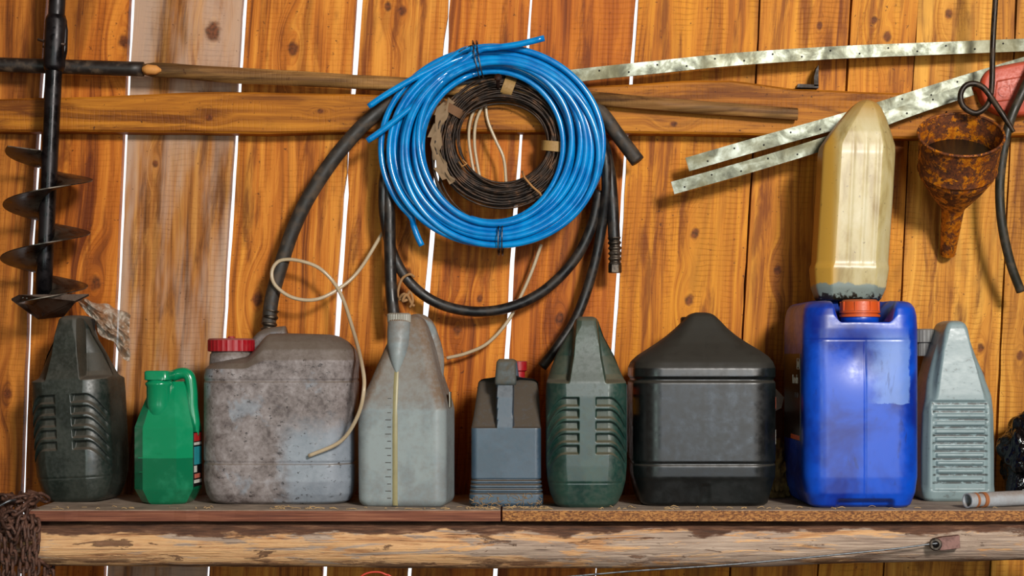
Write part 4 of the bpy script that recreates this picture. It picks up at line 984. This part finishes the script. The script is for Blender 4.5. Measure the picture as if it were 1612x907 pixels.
# scrap of plastic bag caught behind the cutter
def plastic_scrap():
    t = NT('cloudy_plastic_film'); f = t.noise(t.tc.outputs['Object'], 45, 4, 0.6)
    m = t.done(t.mix(t.mapr(f, 0.35, 0.65), C(128, 100, 76), C(172, 160, 146)), 0.42, t.bump(f, 0.4, 0.004), None, **{'Alpha': t.mapr(f, 0.3, 0.7, 0.75, 1.0)})
    V, F = [], []; nu, nv = 48, 40; Y0 = 0.27
    for i in range(nu):
        for j in range(nv):
            a = i / (nu - 1); b = j / (nv - 1)
            x = 112 + 92 * a + 20 * b * (1 - a); y = 462 + 32 * a + (24 + 74 * a - 22 * a * a) * b
            h = mnoise.noise((a * 3.0, b * 3.0, 1.7)) + 0.6 * abs(mnoise.noise((a * 7 + 3, b * 7, 4.2))) + 0.3 * mnoise.noise((a * 16, b * 16, 9))
            x += 7 * mnoise.noise((a * 4, b * 4, 20)); y += 7 * mnoise.noise((a * 4, b * 4, 30))
            bul = math.sin(PI * min(1, max(0, a))) * math.sin(PI * b)
            V.append(W(x, y, Y0 - 0.030 * h - 0.02 * bul))
    F = [(i * nv + j, i * nv + j + 1, (i + 1) * nv + j + 1, (i + 1) * nv + j) for i in range(nu - 1) for j in range(nv - 1)]
    tag(mesh_obj('plastic_scrap', V, F, m), 'crumpled cloudy plastic film caught beneath the auger tip', 'plastic film')
plastic_scrap()

# ------------------------------------------------------------------ pole, metal strips
def pole():
    root = empty('broken_pole', W(600, 135, 0.28)); tag(root, 'long broken wooden pole with a dark left end lying along the rail', 'pole'); off = np.array(root.location)
    m1 = rubber('dark_pole_sleeve', C(32, 24, 20), 0.5, 0.5)
    m2 = wood('split_pole_wood', C(170, 126, 72), C(120, 82, 44), C(52, 34, 22), 'X', seed=44, saw=0.0, stain=0.6, freq=1.5)
    def path(xs, Y): return [np.array(W(x, np.interp(x, [-60, 0, 225, 420, 640, 945, 1255], [98, 102, 109, 121, 134, 157, 180]), Y)) - off for x in xs]
    mesh_obj('dark_sleeve', *tube(path(np.linspace(-60, 226, 16), .281), 11.5 * kk(.28), 18), m1, root)
    n = 60; xs = np.linspace(224, 1255, n); P = np.array(path(xs, .282)); V = []; sd = 12
    for i in range(n):
        rr = np.interp(xs[i], [224, 240, 640, 960, 1255], [8, 12, 11.5, 11, 10]) * kk(.28)
        for j in range(sd):
            a = 2 * PI * j / sd; q = rr * (1 + 0.14 * mnoise.noise((xs[i] * 0.012, math.cos(a) * 1.2, math.sin(a) * 1.2)) + 0.10 * mnoise.noise((xs[i] * .004, math.cos(a) * 3, 7 + math.sin(a) * 3)))
            V.append((P[i][0], P[i][1] + min(q * math.cos(a), 0.013), P[i][2] + q * math.sin(a)))
    F = [(i * sd + j, i * sd + (j + 1) % sd, (i + 1) * sd + (j + 1) % sd, (i + 1) * sd + j) for i in range(n - 1) for j in range(sd)] + [tuple(range(sd - 1, -1, -1)), tuple((n - 1) * sd + j for j in range(sd))]
    mesh_obj('wooden_shaft', V, F, m2, root, sharp=40)
    mp = plain('fresh_split_wood', C(206, 140, 70), 0.7)
    V, F = tube(path([224, 232, 246, 254], .268), [4 * kk(.28), 8.5 * kk(.28), 7.5 * kk(.28), 2 * kk(.28)], 8); mesh_obj('split_end', V, F, mp, root)
pole()

def strip_mat(name, seed):
    t = NT(name); oc = t.tc.outputs['Object']; f = t.noise(t.scaled(oc, 1, 1, 1, (seed, 0, 0)), 26, 5, 0.65, 0.4); g = t.noise(t.scaled(oc, 1, 1, 1, (seed * 2, 3, 0)), 8, 4, 0.6)
    c = t.ramp(f, [(0.34, C(56, 58, 40)), (0.5, C(98, 102, 84)), (0.68, C(142, 150, 140))])
    c = t.mix(t.math('MULTIPLY', t.mapr(g, 0.46, 0.62), 0.8), c, C(74, 70, 34))
    c = t.mix(t.mapr(t.noise(oc, 70, 4, 0.7), 0.66, 0.72), c, C(50, 40, 22))
    return t.done(c, t.mapr(f, 0.3, 0.7, 0.5, 0.34), t.bump(f, 0.15, 0.001), 0.35)
def strip(pts, wid, label, seed, thick=0.002, hole_step=46, hole_off=0.0):
    P = np.array([W(*p) for p in pts]); base = P[len(P) // 2]
    m = strip_mat('galvanised_strip', seed); md = plain('hole_dark', C(22, 18, 12), 0.9)
    root = empty('metal_strip', base); tag(root, label, 'metal strip', 'perforated galvanised strips')
    C_ = catmull(P, 10); n = len(C_); V = []
    T = np.gradient(C_, axis=0); T /= np.linalg.norm(T, axis=1)[:, None]
    w = wid * kk(.27) / 2
    for i in range(n):
        up = np.array([-T[i][2], 0, T[i][0]]); up /= np.linalg.norm(up); c = C_[i] - base
        for s_, y in ((1, 0.004), (1, 0), (-1, 0), (-1, 0.004)):       # angle profile: shallow flanges turned to the wall
            V.append(c + s_ * up * w + np.array([0, y, 0]))
    F = [(i * 4 + j, i * 4 + j + 1, i * 4 + 5 + j, i * 4 + 4 + j) for i in range(n - 1) for j in range(3)]
    o = mesh_obj('strip', V, F, m, root, smooth=False)
    md_ = o.modifiers.new('thickness', 'SOLIDIFY'); md_.thickness = 0.0012
    L = np.concatenate([[0], np.cumsum(np.linalg.norm(np.diff(C_, axis=0), axis=1))]); k = 0; d = hole_step * kk(.27) * (0.4 + hole_off)
    while d < L[-1]:
        c = np.array([np.interp(d, L, C_[:, q]) for q in range(3)]) - base
        i = int(np.searchsorted(L, d)); i = min(i, n - 1); up = np.array([-T[i][2], 0, T[i][0]])
        c = c + up * w * (0.35 if k % 2 else -0.35)
        V, F = lathe([(0, 1.5 * kk(.27)), (0.0006, 1.5 * kk(.27))], 10)
        h = mesh_obj('punched_hole', [(a, -0.0004 - z_ * 0.5, b) for a, b, z_ in V], F, md, root, loc=c, smooth=False)
        k += 1; d += hole_step * kk(.27)
strip([(880, 122, .262), (960, 113, .266), (1040, 105, .27), (1115, 97, .275), (1200, 90, .28), (1330, 82, .285), (1480, 76, .29), (1680, 68, .30)], 20, 'long upper galvanised strip sloping above the rail', 1)
strip([(1082, 259, .268), (1200, 225, .268), (1325, 190, .268), (1395, 168, .27), (1500, 135, .275), (1612, 101, .28), (1680, 82, .28)], 22, 'galvanised strip passing behind the cream jug, upper of the slanted pair', 2, hole_off=0.3)
strip([(1059, 296, .258), (1190, 259, .258), (1315, 220, .258), (1400, 185, .26), (1470, 160, .262), (1530, 140, .264)], 20, 'galvanised strip with squared left end, lower of the slanted pair', 3)

# small black angle bracket on the rail
ab = empty('angle_bracket', W(1275, 134, 0.31)); tag(ab, 'small black angle bracket lying on top of the rail', 'bracket'); off = np.array(ab.location)
m_iron = metal('black_iron', C(26, 22, 20), C(48, 40, 34), 0.5, 0.6, 50)
def ploc(pts): return [tuple(np.array(W(*p)) - off) for p in pts]
a = [(1254, 138), (1256, 132.5), (1288, 134), (1288, 139)]
mesh_obj('foot', *prism([(W(x, y, .302)[0] - off[0], W(x, y, .302)[2] - off[2]) for x, y in a], -0.012, 0.02), m_iron, ab, smooth=False)
a = [(1281, 136), (1281, 122), (1284, 110), (1288, 103), (1288, 136)]
mesh_obj('blade', *prism([(W(x, y, .302)[0] - off[0], W(x, y, .302)[2] - off[2]) for x, y in a], -0.012, 0.02), m_iron, ab, smooth=False)

# ------------------------------------------------------------------ funnel, rod, hose, red plate at the right
def funnel():
    t = NT('rusty_yellow_paint'); oc = t.tc.outputs['Object']; f = t.noise(oc, 48, 8, 0.74, 0.3); g = t.noise(oc, 110, 4, 0.7); Z = t.sep(oc)[2]
    rust = t.ramp(g, [(0.3, C(34, 18, 10)), (0.55, C(104, 52, 18)), (0.75, C(150, 84, 26))])
    thr = t.mapr(Z, 0.0, 0.20, 0.03, -0.03, False)
    mask = t.mapr(t.math('ADD', f, thr), 0.47, 0.52)
    col = t.mix(mask, rust, t.mix(t.mapr(g, 0.4, 0.6), C(206, 124, 18), C(160, 82, 14)))
    m = t.done(col, t.fmix(mask, 0.75, 0.4), t.bump(f, 0.35, 0.003), 0.15)
    u = kk(0.17)
    top = np.array(W(1513, 212, 0.165)); bot = np.array(W(1492, 400, 0.325)); d = top - bot; L = np.linalg.norm(d)
    root = empty('funnel', bot); tag(root, 'rusty yellow metal funnel hanging by the red panel', 'funnel')
    root.rotation_euler = Vector(d).to_track_quat('Z', 'Y').to_euler()
    spout = [(0, 12), (0.02, 12.5), (0.38, 18), (0.40, 19)]
    prof = spout + [(0.42, 21), (0.48, 31), (0.58, 46), (0.66, 56), (0.68, 59), (0.70, 58.5), (0.725, 63), (0.75, 62), (0.98, 65), (1.0, 66.5)]
    out = [(z * L, r * u) for z, r in prof]; inn = [(z * L, (r - 1.6) * u) for z, r in prof[::-1]]
    V, F = [], []; seg = 48; rows = out + inn
    for z, r in rows:
        for j in range(seg): V.append((r * math.cos(2 * PI * j / seg), r * math.sin(2 * PI * j / seg), z))
    n = len(rows); F = [(i * seg + j, i * seg + (j + 1) % seg, ((i + 1) % n) * seg + (j + 1) % seg, ((i + 1) % n) * seg + j) for i in range(n) for j in range(seg)]
    mesh_obj('cone', V, F, m, root, sharp=40)
    rr = np.array([(66 * u * math.cos(q), 66 * u * math.sin(q), L) for q in np.linspace(0, 2 * PI, 49)])
    mesh_obj('rim', *tube(rr, 2.2 * u, 8, cap=False), m, root)
    mo = plain('oily_strainer', C(46, 38, 24), 0.35)
    mesh_obj('strainer', *lathe([(0.80 * L, 10 * u), (0.80 * L, 61.5 * u), (0.805 * L, 61.5 * u)], 40), mo, root)
    hw_ = empty('hook_wire', W(1487, 190, .25)); 
    bpy.data.objects.remove(hw_)
    P = pxpath([(1490, 178, .262), (1486, 186, .255), (1480, 200, .25)], 6)
    mi = root.matrix_basis.inverted() if False else None
    return root
fn = funnel()
m_rod = metal('dark_bent_rod', C(34, 26, 20), C(62, 48, 34), 0.45, 0.5, 40)
ur = kk(.2)
P = pxpath([(1490, 176, .265), (1485, 190, .25), (1479, 202, .238)], 6)
tag(mesh_obj('hook_wire', *tube(P, 1.5 * ur, 6), m_rod), 'short dark wire hooking the funnel rim onto the strip', 'wire')
P = pxpath([(1570, -60, .20), (1567, 0, .20), (1563, 70, .20), (1561, 140, .20), (1554, 166, .199), (1536, 178, .197), (1517, 168, .196), (1512, 150, .196), (1520, 135, .195), (1535, 132, .194), (1550, 140, .192), (1566, 162, .19), (1582, 186, .189), (1596, 208, .188)], 12)
tag(mesh_obj('bent_rod', *tube(P, [4.6 * ur] * (len(P) - 14) + list(np.linspace(4.6, 3.0, 14) * ur), 12), m_rod), 'dark bent rod with a curl hanging over the funnel', 'rod')
P = pxpath([(1640, 80, .23), (1612, 140, .23), (1592, 185, .23), (1581, 230, .23), (1574, 290, .235), (1577, 350, .24), (1590, 412, .25), (1607, 459, .26)], 12)
tag(mesh_obj('rubber_hose', *tube(P, 7.5 * ur, 14), rubber('olive_black_rubber', C(36, 34, 24), 0.5, 0.3)), 'short dark rubber hose hanging right of the funnel', 'hose')
def red_panel():
    Yp = 0.285; u = kk(Yp); c = W(1600, 150, Yp)
    m = plastic('faded_red_plastic', C(186, 74, 48), 0.45, C(120, 70, 50), 0.4, 0.3, 20, base2=C(170, 64, 42))
    root = empty('red_container', c); tag(root, 'faded red plastic container hanging by the funnel at right', 'container'); off = np.array(c)
    pts = catmull([(1539, 140), (1544, 122), (1556, 110), (1580, 104), (1612, 98), (1650, 92), (1672, 100), (1676, 130), (1660, 165), (1630, 180), (1590, 184), (1566, 178), (1546, 162), (1539, 140)], 6)[:-1]
    O = [(W(x, y, Yp)[0] - off[0], W(x, y, Yp)[2] - off[2]) for x, y in pts]
    mesh_obj('shell', *prism(O[::-1], -0.022, 0.035, 0.008), m, root, sharp=60)
    pts = [(1570, 128), (1640, 114), (1640, 150), (1566, 160)]
    fr = []
    for k in range(4):
        a_, b_ = pts[k], pts[(k + 1) % 4]
        fr.append(tube(np.array([np.array(W(*a_, Yp - 0.0225)) - off, np.array(W(*b_, Yp - 0.0225)) - off]), 1.2 * u, 6))
    mesh_obj('embossed_frame', *merge(*fr), m, root)
    t_ = text_on(root, 'CLU', 26 * u, tuple(np.array(W(1596, 150, Yp - 0.0222)) - off), (PI / 2, math.radians(-9), 0), m, 0.0012)
    t_.name = 'embossed_lettering'
red_panel()

# ------------------------------------------------------------------ things on and round the shelf
def crumple(name, c, rad, seed, mat, amp=0.25, res=5, label='', cat='', fl=0.0, parent=None, octs=((1.5, 1.0), (3.0, 0.6), (6.0, 0.25))):
    import bmesh
    bm = bmesh.new(); bmesh.ops.create_icosphere(bm, subdivisions=res, radius=1.0)
    for v in bm.verts:
        p = v.co.copy(); s = 0
        for k, (fr, am) in enumerate(octs):
            s += am * (abs(mnoise.noise((p.x * fr + seed, p.y * fr + seed * 2, p.z * fr + k * 5))) * 1.8 - 0.45)
        q = p * (1 + amp * s); v.co = (q.x * rad[0], q.y * rad[1], max(q.z * rad[2], -c[2] + fl))
    me = bpy.data.meshes.new(name); bm.to_mesh(me); bm.free(); me.polygons.foreach_set('use_smooth', [True] * len(me.polygons)); me.materials.append(mat)
    o = bpy.data.objects.new(name, me); COL.objects.link(o); o.location = c
    if parent: o.parent = parent
    else: tag(o, label, cat)
    return o
t = NT('black_bag_film'); f = t.noise(t.scaled(t.tc.outputs['Object'], 1.0, 1.0, 0.6), 26, 3, 0.55, 1.0); f = t.math('ABSOLUTE', t.math('SUBTRACT', f, 0.5))
m_bag = t.done(C(6, 6, 8), 0.16, t.bump(f, 0.8, 0.018))
crumple('garbage_bag', (W(1628, 705, .20)[0], .20, 0.083), (0.068, 0.075, 0.085), 3.3, m_bag, 0.26, 6, 'shiny black garbage bag crumpled at the right shelf end', 'bag', 0.001, octs=((1.1, 1.0), (2.0, 0.6), (3.6, 0.2)))
# rag between black canister and blue can
m_rag = plain('olive_brown_cloth', C(104, 84, 40), 0.95)
t = NT('olive_rag_cloth'); f = t.noise(t.tc.outputs['Object'], 60, 5, 0.6)
m_rag = t.done(t.mix(t.mapr(f, 0.3, 0.7), C(70, 52, 24), C(126, 104, 54)), 0.95, t.bump(f, 0.4, 0.003))
crumple('folded_rag', (W(1222, 765, .25)[0], .265, 0.045), (0.026, 0.035, 0.058), 8.1, m_rag, 0.35, 5, 'olive-brown rag stuffed between black canister and blue jerrycan', 'rag', 0.001)
# carton flap above the rag
cf = empty('paper_carton', (W(1216, 700, .29)[0], .30, 0.0)); tag(cf, 'brown paper carton with a white torn flap behind the black canister', 'carton')
m_cart = plain('brown_carton', C(94, 52, 28), 0.85)
mesh_obj('box', *box(-0.03, 0.022, 0.0, 0.03, 0.0, 0.165), m_cart, cf, smooth=False)
V = [(0.0, -0.002, 0.158), (0.018, -0.004, 0.168), (0.022, -0.010, 0.188), (0.006, -0.010, 0.205), (-0.012, -0.004, 0.200), (-0.02, 0.0, 0.168)]
fl_ = mesh_obj('flap', V, [tuple(range(6))], m_white, cf, smooth=False); md_ = fl_.modifiers.new('thickness', 'SOLIDIFY'); md_.thickness = 0.001

# grey pipe
pr = empty('plastic_pipe', W(1525, 788, .06)); tag(pr, 'short grey plastic pipe lying at the right end of the shelf', 'pipe'); off = np.array(pr.location)
m_pipe = plastic('grey_pipe_plastic', C(156, 162, 168), 0.4, C(120, 104, 90), 0.5, 0.3, 20)
m_glue = plain('brown_glue_ring', C(150, 92, 52), 0.6)
def pipe_mesh(A, B, r0, r1, mat, name):
    A = np.array(A) - off; B = np.array(B) - off
    n = 28; V = []; T = (B - A) / np.linalg.norm(B - A); N = np.cross(T, (0, 0, 1)); N /= np.linalg.norm(N); Bn = np.cross(T, N)
    for c, r in ((A, r1), (A, r0), (B, r0), (B, r1)):
        for j in range(n):
            a = 2 * PI * j / n; V.append(c + r * (math.cos(a) * N + math.sin(a) * Bn))
    F = [(i * n + j, i * n + (j + 1) % n, ((i + 1) % 4) * n + (j + 1) % n, ((i + 1) % 4) * n + j) for i in range(4) for j in range(n)]
    return mesh_obj(name, V, F, mat, pr, sharp=40)
rp = 0.0135
A = (W(1521, 788, .035)[0], 0.028, rp + 0.0005); B = (W(1690, 785, .12)[0], 0.135, rp + 0.0005)
A = np.array(A); B = np.array(B); dv = (B - A)
pipe_mesh(A + dv * 0.16, B, rp, rp * 0.84, m_pipe, 'tube')
pipe_mesh(A, A + dv * 0.06, rp * 0.97, rp * 0.80, m_pipe, 'end_ring')
pipe_mesh(A + dv * 0.06, A + dv * 0.16, rp * 0.86, rp * 0.76, m_pipe, 'spigot')
pipe_mesh(A + dv * 0.058, A + dv * 0.08, rp * 1.0, rp * 0.78, m_glue, 'glue_ring')
pipe_mesh(A + dv * 0.13, A + dv * 0.162, rp * 1.02, rp * 0.78, m_glue, 'glue_ring')

# bracket with roller and steel cable on the log
br = empty('pulley_bracket', W(1490, 857, -0.002)); tag(br, 'rusty bracket with roller screwed to the log, holding the cable', 'bracket'); off = np.array(br.location)
m_br = metal('mauve_rusty_plate', C(96, 66, 58), C(132, 98, 90), 0.5, 0.4, 50)
ub = kk(0)
P_ = [(1469, 862), (1464, 856), (1468, 848), (1480, 845), (1508, 842), (1509, 862), (1480, 866)]
mesh_obj('plate', *prism([(W(x, y, 0)[0] - off[0], W(x, y, 0)[2] - off[2]) for x, y in P_][::-1], -0.010, 0.006, 0.001), m_br, br, smooth=False)
mesh_obj('roller', *[lambda VF: ([(x, -z, y) for x, y, z in VF[0]], VF[1])][0](lathe([(0.010, 10 * ub), (0.0135, 10 * ub), (0.015, 8.5 * ub), (0.015, 5.5 * ub), (0.0125, 5 * ub)], 28)), m_crimp, br, loc=tuple(np.array(W(1470, 856, 0)) - off), sharp=40)
mesh_obj('roller_hole', *[lambda VF: ([(x, -z, y) for x, y, z in VF[0]], VF[1])][0](lathe([(0.0124, 5 * ub), (0.0128, 5 * ub)], 20)), m_blacklab, br, loc=tuple(np.array(W(1470, 856, 0)) - off))
for (x, y) in ((1496, 854), (1503, 847), (1502, 859)):
    mesh_obj('screw', *[lambda VF: ([(a, -c, b) for a, b, c in VF[0]], VF[1])][0](lathe([(0.0095, 3.2 * ub), (0.0108, 3.0 * ub), (0.0112, 1.8 * ub)], 14)), m_crimp, br, loc=tuple(np.array(W(x, y, 0)) - off))
m_cab = metal('steel_cable', C(84, 88, 92), C(120, 124, 128), 0.4, 0.8, 80)
P = pxpath([(1476, 855.5, -0.012), (1462, 857, -0.012), (1400, 865, -0.012), (1300, 875, -0.012), (1150, 889, -0.012), (1000, 899, -0.012), (860, 911, -0.012)], 8)
tag(mesh_obj('steel_cable', *tube(P, 1.5 * ub, 8), m_cab), 'thin steel cable running from the bracket across the log', 'cable')
P = pxpath([(560, 925, -0.02), (566, 910, -0.02), (580, 902, -0.02), (597, 901, -0.02), (608, 905, -0.02), (614, 907, -0.018), (640, 925, -0.018)], 8)
tag(mesh_obj('red_wire', *tube(P, 1.6 * ub, 8), plain('red_wire_insulation', C(190, 62, 44), 0.45)), 'small red wire loop at the bottom under the log', 'wire')

# rusty chain slung over the log at the left
def chain():
    m = metal('rusty_chain_iron', C(62, 40, 32), C(98, 66, 52), 0.62, 0.35, 70, C(44, 30, 26))
    root = empty('rusty_chain', W(30, 907, -0.02)); tag(root, 'rusty brown chain heaped over the log at lower left', 'chain'); off = np.array(root.location)
    a, b, r = 0.0100, 0.0060, 0.0031; L = []
    for i in range(29):
        q = 2 * PI * i / 28; c, s_ = math.cos(q), math.sin(q)
        L.append((math.copysign(a * abs(c) ** 0.7, c) + math.copysign(0.003, c) * (abs(c) > 0.01), b * s_, 0))
    V, F = tube(np.array(L), r, 7, cap=False)
    me = bpy.data.meshes.new('link'); me.from_pydata([tuple(v) for v in V], [], F); me.polygons.foreach_set('use_smooth', [True] * len(me.polygons)); me.materials.append(m)
    from mathutils import Matrix
    strands = [
        [(4, 786, .06), (6, 800, .0), (5, 830, -.022), (8, 870, -.022), (10, 960, -.018)],
        [(20, 782, .07), (16, 800, .0), (22, 830, -.026), (20, 870, -.018), (14, 960, -.012)],
        [(34, 780, .06), (30, 802, -.002), (36, 830, -.026), (38, 870, -.026), (34, 960, -.02)],
        [(46, 782, .07), (44, 800, .01), (47, 830, -.018), (48, 870, -.024), (46, 960, -.018)],
        [(56, 800, .04), (57, 822, -.008), (58, 850, -.018), (56, 890, -.018), (54, 960, -.016)],
        [(-14, 784, .06), (-10, 805, -.01), (-6, 840, -.022), (-5, 960, -.018)],
        [(-20, 800, .0), (0, 812, -.026), (22, 808, -.034), (40, 796, -.026), (54, 786, .0)],
        [(-18, 788, .03), (4, 783, .0), (26, 786, -.01), (44, 782, .0), (62, 784, .04)],
        [(-6, 794, .01), (10, 822, -.034), (24, 845, -.036), (34, 815, -.034), (42, 790, -.01)],
        [(66, 885, .01), (72, 896, .02), (70, 960, .03)],
        [(80, 885, .05), (80, 960, .06)],
        [(50, 776, .08), (62, 780, .09), (72, 786, .10)],
    ]
    k = 0
    for S_ in strands:
        C_ = pxpath(S_, 16); D_ = np.concatenate([[0], np.cumsum(np.linalg.norm(np.diff(C_, axis=0), axis=1))]); d = 0.006
        while d < D_[-1]:
            p = np.array([np.interp(d, D_, C_[:, q]) for q in range(3)]); q2 = np.array([np.interp(min(d + 0.004, D_[-1]), D_, C_[:, q]) for q in range(3)]); q1 = np.array([np.interp(max(d - 0.004, 0), D_, C_[:, q]) for q in range(3)])
            T = Vector(q2 - q1).normalized(); o = bpy.data.objects.new('link', me); COL.objects.link(o); o.parent = root
            M = T.to_track_quat('X', 'Y').to_matrix() @ Matrix.Rotation((PI / 2 if k % 2 else 0) + 0.6 + random.uniform(-0.25, 0.25), 3, 'X')
            o.rotation_euler = M.to_euler(); o.location = tuple(p - off); k += 1; d += 0.0185
chain()
P = pxpath([(-20, 806, -0.03), (0, 796, -0.035), (14, 789, -0.03), (24, 787, -0.02)], 6)
tag(mesh_obj('steel_wire', *tube(P, 1.8 * ub, 8), m_cab), 'bright steel wire end poking out over the rusty chain', 'wire')

# dust balls, straw and shavings along the shelf
def debris():
    m = plain('straw_bits', C(190, 156, 108), 0.85); parts = []; r = random.Random(11)
    spots = [(420, 560, 30), (730, 865, 60), (940, 1000, 8), (560, 730, 12), (60, 330, 18), (1010, 1240, 18), (1250, 1612, 12)]
    for x0, x1, n in spots:
        for _ in range(n):
            x = r.uniform(x0, x1); Y = r.uniform(0.004, 0.05) if r.random() < 0.7 else r.uniform(0.0, 0.02); c = np.array(((x - CX) * S, Y, 0.0012)); a = r.uniform(0, PI); l = r.uniform(0.003, 0.011)
            h = r.uniform(0.0, 0.003); d = np.array((math.cos(a), math.sin(a) * 0.4, 0)) * l
            if c[0] + abs(d[0]) > (788 - CX) * S > c[0] - abs(d[0]): continue
            pts = np.array([c - d, c + np.array((0, 0, h)), c + d * r.uniform(0.4, 1.0)])
            pts[:, 1] = np.maximum(pts[:, 1], 0.002)
            parts.append(tube(catmull(pts, 3), r.uniform(0.0003, 0.0007), 4))
    o = mesh_obj('straw_debris', *merge(*parts), m); tag(o, 'scattered straw bits and wood shavings along the shelf', 'debris', kind='stuff')
    # cobweb-bound fluff on the slate canister's foot
    m2 = plain('fluff_fibre', C(150, 122, 88), 0.9); parts = []
    u = kk(.135)
    for _ in range(70):
        x = r.uniform(742, 852); z = r.uniform(0.001, 0.022); Y = 0.135 - 60.2 * u; c = np.array(((x - CX) * kk(.08), Y, z)); a = r.uniform(0, 6.28); l = r.uniform(0.003, 0.008)
        d = np.array((math.cos(a), 0, math.sin(a) * 0.6)) * l; e = np.array((-d[2], 0, d[0])) * r.uniform(-0.8, 0.8)
        pts = np.array([c - d, c + e, c + d]); pts[:, 2] = np.maximum(pts[:, 2], 0.0008)
        parts.append(tube(catmull(pts, 4), 0.0004, 4))
    o = mesh_obj('shaving_fluff', *merge(*parts), m2); tag(o, 'fine wood fluff clinging to the slate canister foot', 'debris', kind='stuff')
debris()
